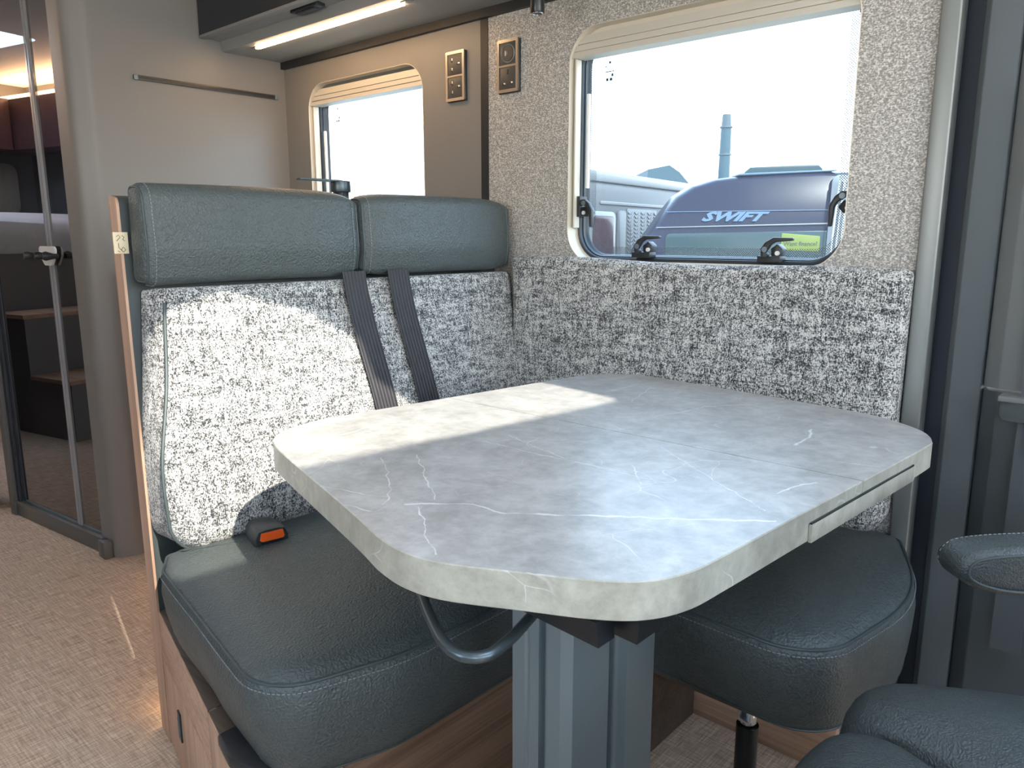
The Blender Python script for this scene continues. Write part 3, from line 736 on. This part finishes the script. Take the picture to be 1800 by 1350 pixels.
SO2 = rpoly([(-.786, 1.060), (-.345, 1.040), (-.292, 1.36), (-.395, 1.605), (-.786, 1.605)], [.02, .10, .5, .03, .02], 14, step=.012)
s = seat('seat_cushion', SO2, 'short dark leather side seat cushion below the window, on the black post', tp=.45, lean=.045); place(s, (-.55, 1.4, .281))

# back cushion in boucle cloth
def xf(z):      # front of the backrest by height
    t = max(0, min(1, (.97 - z) / .45)); t = t * t * (3 - 2 * t); return -1.432 + .082 * t
BO = rpoly([(.588, .458), (1.598, .458), (1.598, .953), (.640, .953)], [.055, .03, .02, .012], 8, step=.015)
BO = [Vector((p.x - (.022 * math.exp(-((p.y - .62) / .12) ** 2) if p.x < .70 else 0), p.y)) for p in BO]
def bfr(u, v, h):
    wl = max(0, 1 - (u - .58) / .15) * max(0, 1 - h / .8) if u < .73 else 0
    return Vector((-1.503 + h * (xf(v) + 1.503), u * (1 - wl) + .598 * wl, v))
bk = thing('back_cushion', 'tall grey and white boucle back cushion of the bench with dark piping', 'cushion')
obj('cushion_cover', pad(BO, [(.012, 0), (.004, .05), (.001, .4), (0, .78), (.002, .83), (.010, .93), (.024, .985)], bfr, .10, 9), 'boucle_fabric', bk, ang=80)
po = [p for p in offs(BO, -.0005)]
k0 = max(range(len(po)), key=lambda i: (po[i].y > .93) * (1 - po[i].x)); po = po[k0:] + po[:k0]
pip = [bfr(p.x, p.y, .80) for p in po if (p.x < .66 and p.y < .935) or p.y < .50]
obj('piping', tube(pip, .0036, False, 8), 'piping', bk)
tg = obj('fabric_tag', box(-1.503, -1.500, .578, .604, 1.017, 1.056, .0005), 'tag_cloth', bk)
tg['label'] = 'cream cloth tag with line drawings'
b = bmesh.new()
for pl in ([(.583, 1.048), (.587, 1.051), (.590, 1.047), (.586, 1.043), (.583, 1.040)], [(.593, 1.050), (.597, 1.047), (.594, 1.043), (.598, 1.040)], [(.586, 1.036), (.586, 1.028), (.590, 1.024)], [(.590, 1.024), (.594, 1.029), (.598, 1.024), (.594, 1.020), (.590, 1.024)], [(.584, 1.022), (.588, 1.020)]):
    tube([(-1.4994, y, z) for y, z in pl], .0005, n=4, bm=b)
obj('tag_drawing', b, 'ink', tg)
place(bk, (-1.46, 1.1, .45))
# headrests
def headrest(y0, y1, label, rr):
    r = thing('headrest', label, 'headrest', None)
    o2 = rpoly([(-1.5025, .960), (-1.437, .957), (-1.424, 1.02), (-1.432, 1.142), (-1.497, 1.146)], [.02, .022, .12, .032, .02], 8, step=.01)
    o2 = o2[::-1]
    L = y1 - y0
    def hf(u, v, h):
        t = (h - y0) / L; return Vector((u, h, v + .003 * math.sin(PI * t)))
    a, c = rr
    P = [(-.014, y0 + .0), (-.008, y0 + .004), (-.003, y0 + .010), (0, y0 + .02)] if not a else [(-.022, y0 + .0), (-.014, y0 + .004), (-.008, y0 + .012), (-.004, y0 + .03), (-.001, y0 + .055), (0, y0 + .08)]
    Q = [(0, y1 - .02), (-.003, y1 - .010), (-.008, y1 - .004), (-.014, y1)] if not c else [(0, y1 - .10), (-.002, y1 - .065), (-.006, y1 - .038), (-.012, y1 - .016), (-.019, y1 - .005), (-.027, y1)]
    mid = [(0, y0 + .08 + (L - .18) * k / 6) for k in range(1, 6)]
    b = loft([[hf(p.x, p.y, h) for p in (offs(o2, i) if i else o2)] for i, h in P + mid + Q])
    bmesh.ops.recalc_face_normals(b, faces=b.faces)
    obj('headrest_cover', b, 'leather', r, ang=70)
    for (i, h), hh in ((P[1], -.0), (Q[-2], 0)):
        obj('piping', tube([hf(p.x, p.y, h) for p in offs(o2, i + .0005)], .0022, True, 8), 'piping', r)
    for i, h in (P[2], Q[-3]):
        front = [hf(p.x, p.y, h + (.006 if h < (y0 + y1) / 2 else -.006)) for p in offs(o2, i + .0035) if p.x > -1.49]
        k = max(range(len(front)), key=lambda j: (front[j] - front[j - 1]).length); front = front[k:] + front[:k]
        stitches(front, .0007, .0045, .0022, r)
    place(r, (-1.47, (y0 + y1) / 2, .957)); return r
headrest(.605, 1.090, 'broad dark leather headrest cushion at the aisle end of the bench', (False, True))
headrest(1.094, 1.600, 'dark leather headrest cushion next to the flecked wall', (True, True))
obj_ = None
# wall cushion
wc = thing('wall_cushion', 'long grey boucle cushion standing against the wall under the window', 'cushion')
WO = rpoly([(-1.425, .455), (-.419, .455), (-.415, .985), (-1.425, .995)], [.03, .06, .014, .014], 8, step=.015)
def wfr(u, v, h):
    t = max(0, min(1, (.98 - v) / .5)); front = 1.572 - .035 * t
    vv = v + (.004 * math.sin(u * 9) if v > .9 else 0)
    uu = u + (.035 * t if u < -1.3 else 0)
    return Vector((uu, 1.617 - h * (1.617 - front), vv))
b = pad(WO, [(.008, 0), (.002, .1), (0, .5), (.002, .7), (.010, .88), (.022, .97)], wfr, .06, 8)
obj('cushion_cover', b, 'boucle_fabric', wc, ang=80)
place(wc, (-.9, 1.6, .455))
# seat belts lying down the backrest
def belt(yt, yb, label):
    r = thing('seat_belt', label, 'seat belt', 'lap belts hanging down the back cushion')
    b = bmesh.new(); uvl = b.loops.layers.uv.new('UVMap'); n = 26; W = .031; vr = []
    for k in range(n + 1):
        t = k / n; z = .972 - t * .50; zz = max(.482, z)
        y = yt + (yb - yt) * t + .004 * math.sin(3 * t)
        x = xf(z) + .008 + .09 * (1.0 / 14) + .004 * math.sin(PI * t)
        vr.append([b.verts.new((x, y - W, zz)), b.verts.new((x, y + W, zz)), b.verts.new((x - .0022, y + W, zz)), b.verts.new((x - .0022, y - W, zz))])
    for k in range(n):
        for i in range(4):
            fc = b.faces.new((vr[k][i], vr[k + 1][i], vr[k + 1][(i + 1) % 4], vr[k][(i + 1) % 4]))
            for lp in fc.loops:
                lp[uvl].uv = (0.0 if lp.vert in (vr[k][0], vr[k + 1][0], vr[k][3], vr[k + 1][3]) else 1.0, (.97 - lp.vert.co.z) * 20)
    b.faces.new(vr[0]); b.faces.new(vr[-1][::-1]); bmesh.ops.recalc_face_normals(b, faces=b.faces)
    obj('webbing', b, 'webbing', r)
    place(r, (xf(.5) + .01, yb, .47)); return r
belt(1.051, 1.095, 'black ribbed seat belt strap down the back cushion, nearer the aisle')
belt(1.178, 1.222, 'black ribbed seat belt strap down the back cushion, nearer the wall')
# buckle
bu = thing('seat_belt_buckle', 'black seat belt buckle with an orange release button, lying on the bench', 'buckle')
BM = basis(Vector((.86, -.14, 0)).normalized(), Vector((.14, .86, 0)).normalized(), (0, 0, 1), (-1.300, .728, .4755))
def bx_(u, v, h): return BM @ Vector((u, v, h))
rings = []
for u, wdt, h0, h1 in ((-.042, .018, .004, .020), (-.030, .026, .0, .029), (0, .030, .0, .034), (.034, .032, .0, .031), (.040, .031, .002, .029)):
    rings.append([bx_(u, y, z) for y, z in ((-wdt, h0), (wdt, h0), (wdt * 1.0, h0 + (h1 - h0) * .45), (wdt * .8, h0 + (h1 - h0) * .9), (wdt * .4, h1), (-wdt * .4, h1), (-wdt * .8, h0 + (h1 - h0) * .9), (-wdt, h0 + (h1 - h0) * .45))])
b = loft(rings); bmesh.ops.recalc_face_normals(b, faces=b.faces); obj('buckle_body', b, 'buckle_black', bu, ang=50)
bt = loft([[bx_(.0395 + d, y * (1 - d * 3), z) for y, z in ((-.024, .011), (-.020, .008), (.020, .008), (.024, .011), (.021, .0245), (-.021, .0245))] for d in (0, .003)])
bt = obj('release_button', bt, 'orange_plastic', bu); bt['label'] = 'orange release button embossed PRESS'
text_mesh('button_word', 'PRESS', .011, BM @ basis((0, 1, 0), (0, 0, 1), (1, 0, 0), (.0428, 0, .0165)), 'orange_plastic', bt, ext=.0006)
b = bmesh.new(); R_ = [bx_(.0405, y, z) for y, z in ((-.022, .003), (.022, .003), (.022, .0075), (-.022, .0075))]
obj('slot', loft([R_, [p + (BM.to_3x3() @ Vector((.001, 0, 0))) for p in R_]]), 'black_metal', bu)
obj('steel_stalk', tube([bx_(-.075, -.004, .010), bx_(-.055, 0, .010), bx_(-.035, 0, .011)], .006, n=8), 'webbing', bu)
place(bu, (-1.318, .728, .4705))

# ------------------------------------------------------------------ table
tb = thing('dinette_table', 'grey marbled folding dinette table on a metal column', 'table')
TO = [(-1.137, .79), (-1.133, .72), (-1.115, .668), (-1.085, .634), (-1.04, .611), (-.98, .591), (-.87, .559), (-.753, .525), (-.68, .503), (-.63, .487), (-.58, .480), (-.53, .489), (-.454, .527), (-.395, .558), (-.358, .590), (-.338, .635), (-.331, .70), (-.321, .85), (-.310, 1.008), (-.292, 1.27), (-.296, 1.33), (-.325, 1.385), (-.39, 1.435), (-.47, 1.462), (-.75, 1.500), (-.94, 1.518), (-1.00, 1.500), (-1.045, 1.455), (-1.064, 1.39), (-1.10, 1.10)]
_CM = 0
def catmull(pts, sub):
    n = len(pts); out = []
    P = [Vector(p) for p in pts]
    for i in range(n):
        a, b_, c, d = P[i - 1], P[i], P[(i + 1) % n], P[(i + 2) % n]
        for k in range(sub):
            t = k / sub
            out.append(.5 * ((2 * b_) + (c - a) * t + (2 * a - 5 * b_ + 4 * c - d) * t * t + (3 * b_ - a - 3 * c + d) * t ** 3))
    return out
TO = catmull(TO, 8)
zt, zbt = .730, .689
# the two leaves meet at y = split
SPL = lambda x: 1.055 + (x + .45) * .0
def cut(poly, keep_low):
    out = []; n = len(poly)
    ys = 1.040
    for i in range(n):
        a, c = poly[i], poly[(i + 1) % n]
        ina = (a.y < ys) == keep_low; inc = (c.y < ys) == keep_low
        if ina: out.append(a)
        if ina != inc:
            t = (ys - a.y) / (c.y - a.y); out.append(a.lerp(c, t))
    return out
def leaf(poly, keep, lab):
    ys = 1.040; q = cut(poly, keep); g = .0009 * (-1 if keep else 1)
    q = [Vector((p.x, p.y + (g if abs(p.y - ys) < 1e-6 else 0))) for p in q]
    def ins(d):
        o3 = offs(q, d)
        return [Vector((o3[i].x, q[i].y)) if abs(q[i].y - ys) < .002 else o3[i] for i in range(len(q))]
    R = [[XY(p.x, p.y, z) for p in ins(i)] for i, z in ((.0012, zbt), (0, zbt + .0012), (0, zt - .0012), (.0012, zt))]
    b = bmesh.new(); loft(R, bm=b, caps=(True, False)); 
    fc = b.faces.new([v for v in list(b.verts)[-len(q):]]); 
    for f_ in b.faces:
        f_.material_index = 1
    fc.material_index = 0
    l = obj('table_leaf', b, ['marble_top', 'marble_edge'], tb, ang=30)
    if lab: l['label'] = lab
    return l
leaf(TO, True, 'leaf nearest the aisle'); leaf(TO, False, 'leaf nearest the wall')
# pull-out let into the edge that faces the cab
def efr(u, v, h):   # u = y along the edge, v = z, h outwards (+x)
    k = (u - .664) / (1.27 - .664); return Vector((-.331 + .040 * k + h, u, v))
obj('edge_shadow_gap', prism(V2((.885, .7115), (1.225, .7115), (1.225, .7135), (.885, .7135)), efr, -.001, .0016), 'black_plastic', tb)
obj('drawer_front', prism(V2((.885, .6885), (1.225, .6885), (1.225, .7115), (.885, .7115)), efr, -.002, .0024, .0006), 'marble_edge', tb)
obj('edge_joint', prism(V2((1.2255, .690), (1.228, .690), (1.228, .7145), (1.2255, .7145)), efr, -.001, .002), 'cream_plastic', tb)
# under-frame
obj('underframe', box(-1.0, -.42, .62, 1.40, .678, .690), 'black_plastic', tb)
obj('bracket', loft([[Vector((x, y, z)) for x, z in ((-.62, .688), (-.392, .688), (-.389, .663), (-.62, .676))] for y in (.556, .583)]), 'black_metal', tb, smooth=False)
obj('bracket', loft([[Vector((x, y, z)) for x, z in ((-.62, .688), (-.366, .688), (-.369, .659), (-.62, .674))] for y in (.592, .64)]), 'black_metal', tb, smooth=False)
def column(outline, name): return obj(name, prism(outline, XY, 0, .678), 'anthracite_metal', tb, ang=30)
c1 = [(-.652, .722)] ; 
def groove_poly():
    y = .722; P = [(-.648, y), (-.626, y), (-.623, y + .003), (-.620, y + .003), (-.617, y), (-.601, y), (-.599, y + .011), (-.590, y + .011), (-.588, y), (-.5645, y)]
    P += [(-.551, y + .010), (-.551, y + .092), (-.554, y + .095), (-.648, y + .095)]
    return V2(*P)
column(groove_poly(), 'column')
column(rpoly([(-.648, .831), (-.549, .831), (-.545, .850), (-.545, .925), (-.560, .930), (-.648, .930)], [0, .010, .014, .004, 0, 0], 6), 'column')
obj('column_slide', box(-.640, -.575, .818, .836, 0, .672), 'black_metal', tb)
obj('column_foot', prism(rpoly([(-.70, .66), (-.50, .66), (-.50, .98), (-.70, .98)], .03, 6), XY, 0, .012, .003), 'anthracite_metal', tb)
lv = [(-.655, .565, .668), (-.627, .540, .655), (-.590, .518, .646), (-.545, .4955, .640), (-.524, .489, .6385), (-.506, .489, .638), (-.4935, .497, .638), (-.486, .510, .639), (-.488, .545, .643), (-.500, .600, .650), (-.52, .66, .655)]
lp = [];
for i in range(len(lv) - 1):
    for k in range(4): lp.append(Vector(lv[i]).lerp(Vector(lv[i + 1]), k / 4))
lp.append(Vector(lv[-1]))
for _ in range(1): lp = [lp[0]] + [(lp[i - 1] + lp[i] * 2 + lp[i + 1]) / 4 for i in range(1, len(lp) - 1)] + [lp[-1]]
obj('release_lever', tube(lp, .0062, n=16), 'lever_metal', tb)
place(tb, (-.6, .85, 0))

# ------------------------------------------------------------------ cab seat turned towards the table
cs = thing('swivel_seat', 'dark leather cab seat with armrest, turned to the table, partly out of frame', 'seat')
def bolster(pts, rad, z0, z1, name, crown=.02, m='cab_leather', tilt=(0, 0)):
    o2 = resample(catmull(pts, 8), .012) if rad is None else rpoly(pts, rad, 8, step=.015); H = z1 - z0
    fr = lambda u, v, h: Vector((u, v, h + tilt[0] * u + tilt[1] * v))
    return obj(name, pad(o2, [(.02, z0), (.006, z0 + .01), (-.004, z0 + .3 * H), (-.006, z0 + .55 * H), (-.002, z0 + .72 * H), (.006, z0 + .85 * H), (.013, z0 + .92 * H), (.022, z0 + .975 * H)], fr, crown + .025 * H, 10), m, cs, ang=80)
bolster([(-.262, .905), (-.23, .862), (-.12, .845), (.02, .832), (.27, .86), (.30, .98), (.25, 1.12), (.08, 1.105), (-.08, 1.055), (-.18, 1.005), (-.243, .958)], None, .37, .516, 'rear_bolster', .020)
bolster([(-.255, .50), (-.20, .44), (-.10, .44), (-.06, .52), (-.06, .66), (-.075, .76), (-.12, .818), (-.19, .848), (-.25, .825), (-.268, .76), (-.262, .62)], None, .37, .516, 'side_bolster', .014)
bolster([(-.07, .45), (.25, .45), (.25, .89), (-.07, .84)], [.02, .02, .02, .04], .36, .485, 'seat_panel', .012)
obj('seat_shell', box(-.22, .24, .47, 1.12, .10, .38, .02), 'cab_plastic', cs)
obj('swivel_base', box(-.17, .20, .52, 1.06, 0, .10, .01), 'black_metal', cs)
ad = Vector((.70, .71, 0)).normalized(); an = Vector((.71, -.70, 0)).normalized(); ao = Vector((-.183, 1.052, .636))
AF = lambda u, v, h: ao + ad * u + Vector((0, 0, v)) + an * h
ao_ = resample(catmull([(-.002, .0), (.004, -.016), (.03, -.030), (.08, -.040), (.20, -.047), (.36, -.046), (.415, -.040), (.425, -.01), (.415, .018), (.36, .026), (.20, .028), (.08, .028), (.025, .024), (.005, .015)], 6), .006)
obj('armrest', pad(ao_, [(.010, -.062), (.003, -.056), (0, -.045), (0, -.012), (.003, -.005), (.009, 0)], AF, .002, 5), 'cab_leather', cs, ang=70)
fo = offs(ao_, .009)
obj('armrest_piping', tube([AF(p.x, p.y, .0005) for p in fo], .0017, True, 8), 'piping', cs)
stitches([AF(p.x, p.y, -.050) for p in offs(ao_, .0005)], .0006, .004, .0025, cs, True)
obj('armrest_arm', tube([AF(.36, -.01, -.03), AF(.40, -.10, -.035), AF(.36, -.25, -.035), Vector((.10, 1.10, .33))], .016, n=12), 'cab_plastic', cs)
sb_ = prism(rpoly([(.56, .36), (1.05, .36), (1.05, 1.05), (.56, 1.05)], .06, 6), lambda u, v, h: Vector((h + .1 * (v - .4), u, v)), .24, .34, .03)
obj('seat_back', sb_, 'cab_leather', cs)
place(cs, (0, .78, 0))
# belt hanging at the pillar
pb = thing('cab_seat_belt', 'cab seat belt with plastic guide and steel tongue on the grey pillar', 'seat belt')
BX = -.236
b = bmesh.new(); prism(rpoly([(BX - .012, .728), (BX + .10, .728), (BX + .10, .772), (BX - .012, .772)], [.014, .004, .004, .004], 6), XZ, 1.560, 1.590, .004, b)
obj('belt_guide', b, 'cab_plastic', pb)
obj('guide_lip', prism(rpoly([(BX - .014, .764), (BX + .10, .764), (BX + .10, .774), (BX - .014, .774)], .002, 3), XZ, 1.553, 1.592, .002), 'cab_panel', pb)
b = prism(rpoly([(BX + .018, .735), (BX + .034, .722), (BX + .036, .670), (BX + .060, .665), (BX + .080, .735)], .004, 3), XZ, 1.563, 1.567, .0008)
obj('steel_tongue', b, 'chrome', pb)
obj('belt_strap', box(BX + .018, BX + .066, 1.570, 1.5715, .30, 1.30), 'cab_plastic', pb)
place(pb, (BX, 1.58, .3))

# ------------------------------------------------------------------ outside
g = obj('ground', box(-90, 60, 2.6, 120, -.80, -.75), 'asphalt', smooth=False); struct(g, 'grey asphalt yard outside')
# white caravan
wvn = thing('white_caravan', 'white touring caravan with maroon windows behind the dark one', 'caravan')
A0 = Vector((-5.2, 7.094, 0)); d0 = Vector((-.1341, .991, 0)).normalized(); n0 = Vector((.991, .1341, 0)).normalized()
WF = lambda u, v, h: A0 + d0 * u + n0 * h + Vector((0, 0, v))
sec = rpoly([(-.12, -.42), (4.2, -.42), (4.2, 1.66), (-.12, 1.66)], [.1, .1, .12, .12], 5)
obj('body', prism(sec, WF, -1.9, 0, .03), 'caravan_grey', wvn)
obj('roof', prism(rpoly([(-.14, 1.64), (4.22, 1.64), (4.22, 1.76), (-.14, 1.76)], .04, 4), WF, -1.9, .04, .02), 'caravan_white', wvn)
obj('side_moulding', prism(rpoly([(.2, 1.40), (4.1, 1.40), (4.1, 1.435), (.2, 1.435)], .01, 3), WF, 0, .02, .004), 'caravan_white', wvn)
for u0, u1, v0, v1 in ((.0, .52, .80, 1.27), (1.85, 2.9, .80, 1.25)):
    fr_ = obj('window', prism(rpoly([(u0 - .05, v0 - .05), (u1 + .06, v0 - .05), (u1 + .06, v1 + .05), (u0 - .05, v1 + .05)], .10, 5), WF, 0, .025, .008), 'caravan_white', wvn)
    obj('window_pane', prism(rpoly([(u0, v0), (u1, v0), (u1, v1), (u0, v1)], .07, 5), WF, .02, .04, .006), 'maroon_glass', fr_)
obj('door_pillar', prism(rpoly([(.62, -.3), (.84, -.3), (.84, 1.34), (.62, 1.34)], .04, 4), WF, 0, .03, .008), 'caravan_grey', wvn)
qp = obj('patterned_panel', prism(rpoly([(.88, -.3), (1.76, -.3), (1.76, 1.37), (.88, 1.37)], .03, 4), WF, 0, .012, .004), 'caravan_grey', wvn)
b = bmesh.new()
for i in range(9):
    for j in range(14):
        u = .93 + i * .095; v = .72 + j * .046; s_ = 1 if i % 2 else -1
        tube([WF(u - .03, v - .014 * s_, .014), WF(u + .03, v + .014 * s_, .014)], .009, n=4, bm=b)
stuff(obj('chevrons', b, 'caravan_white', qp))
for u in (.3, 2.6): obj('wheel', cyl(WF(u, -.45, -.25), WF(u, -.45, -.02), .30, 24), 'tyre', wvn)
place(wvn, (-5.2, 8.0, -.75))
# dark caravan, front towards us
dcv = thing('dark_caravan', 'dark blue caravan front with pale lettering and a yellow sticker', 'caravan')
A1 = Vector((-4.45, 6.94, 0)); d1 = Rt.copy(); n1 = -Fh
dbk = Vector((.10, -.995, 0))
SF = lambda u, v, h: A1 + d1 * u + (n1 * h if h > -.35 else n1 * -.35 + dbk * (h + .35)) + Vector((0, 0, v))
so_ = [(-.15, -.45), (2.6, -.45), (2.62, 1.55), (2.45, 1.70), (1.81, 1.71), (1.34, 1.685), (1.0, 1.66), (.77, 1.63), (.54, 1.56), (.37, 1.45), (.23, 1.27), (.09, 1.07), (-.02, .93), (-.12, .70)]
so_ = resample([Vector(p) for p in so_], .06)
obj('body', loft([[SF(p.x, p.y, h) for p in (offs(so_, i) if i else so_)] for i, h in ((.02, -4.6), (0, -4.5), (0, -.35), (.01, -.12), (.03, -.03), (.06, 0))]), 'caravan_body', dcv, ang=60)
obj('crease', prism(rpoly([(.26, 1.285), (1.95, 1.305), (1.95, 1.313), (.26, 1.292)], .002, 2), SF, 0, .012, .002), 'letter_blue', dcv)
obj('bumper_line', prism(rpoly([(.16, 1.125), (1.98, 1.165), (1.98, 1.18), (.16, 1.135)], .003, 2), SF, 0, .02, .003), 'caravan_white', dcv)
obj('front_window', prism(rpoly([(.26, .62), (1.98, .62), (1.98, 1.10), (.26, 1.07)], .05, 5), SF, 0, .02, .006), 'caravan_glass', dcv)
text_mesh('lettering', 'SWIFT', .125, basis(d1, (Vector((0, 0, 1)) + d1 * .12), n1, SF(.935, 1.238, .012)), 'letter_blue', dcv, shear=.45, ext=.006, sx=1.75, bold=.006)
sk = obj('sticker', prism(rpoly([(1.46, .90), (1.86, .885), (1.86, 1.045), (1.46, 1.075)], .01, 2), SF, .02, .026, .002), 'sticker_yellow', dcv); sk['label'] = 'yellow sticker with a short line of print'
text_mesh('sticker_print', 'Want finance?', .062, basis(d1, (0, 0, 1), n1, SF(1.66, .965, .028)), 'sticker_ink', sk, ext=.001)
obj('roof_unit', prism(rpoly([(1.04, 1.66), (1.92, 1.70), (1.84, 1.775), (1.14, 1.745)], .02, 4), SF, -1.2, -.10, .02), 'caravan_glass', dcv)
obj('roof_spoiler', prism(rpoly([(1.0, 1.655), (2.0, 1.70), (2.0, 1.715), (1.0, 1.675)], .004, 2), SF, -.3, -.02, .004), 'letter_blue', dcv)
obj('refraction_pad', pad(rpoly([(1.92, .50), (2.58, .50), (2.56, 1.56), (2.42, 1.66), (1.94, 1.66)], .08, 5, step=.05), [(.02, -.02), (0, .03), (.03, .07), (.08, .09)], SF, .05, 5), 'caravan_white', dcv)  # added white pad, imitates the refraction at the edge of the acrylic pane
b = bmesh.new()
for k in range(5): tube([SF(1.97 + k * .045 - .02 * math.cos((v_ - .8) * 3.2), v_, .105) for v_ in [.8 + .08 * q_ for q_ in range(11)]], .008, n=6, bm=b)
obj('refraction_ribs', b, 'refraction_white', dcv)  # pale ribs stand in for the curved refraction streaks
for u in (.25, 2.2): obj('wheel', cyl(SF(u - .1, -.45, -2.4), SF(u + .1, -.45, -2.4), .30, 24), 'tyre', dcv)
place(dcv, SF(1.2, -.75, -2))
# chimney and gabled roof in the distance
ch = thing('chimney', 'tall slim blue grey chimney far beyond the caravans', 'chimney')
obj('shaft', cyl((-29.4, 57.6, -.75), (-29.4, 57.6, 9.25), .52, 24, r2=.40), 'chimney_paint', ch)
obj('chimney_cap', cyl((-29.4, 57.6, 9.25), (-29.4, 57.6, 10.25), .38, 24, r2=.32), 'chimney_cap', ch)
for z in (5.2, 7.2, 9.25): obj('band', cyl((-29.4, 57.6, z), (-29.4, 57.6, z + .12), .50, 24, r2=.48), 'chimney_cap', ch)
place(ch, (-29.4, 57.6, -.75))
hs = thing('gabled_building', 'low building with a grey pitched roof beyond the white caravan', 'building')
HF = lambda u, v, h: Vector((-32.6, 54.2, 0)) + Rt * u + Fh * h + Vector((0, 0, v))
obj('walls', prism(V2((-1.4, -.75), (2.2, -.75), (2.2, 4.4), (-1.4, 4.4)), HF, 0, 8), 'caravan_grey', hs)
obj('roof', prism(V2((-1.55, 4.4), (2.4, 4.4), (1.05, 5.9), (.25, 6.42), (-1.4, 6.1)), HF, -.2, 8.2), 'slate', hs)
place(hs, (-32.6, 54.2, -.75))
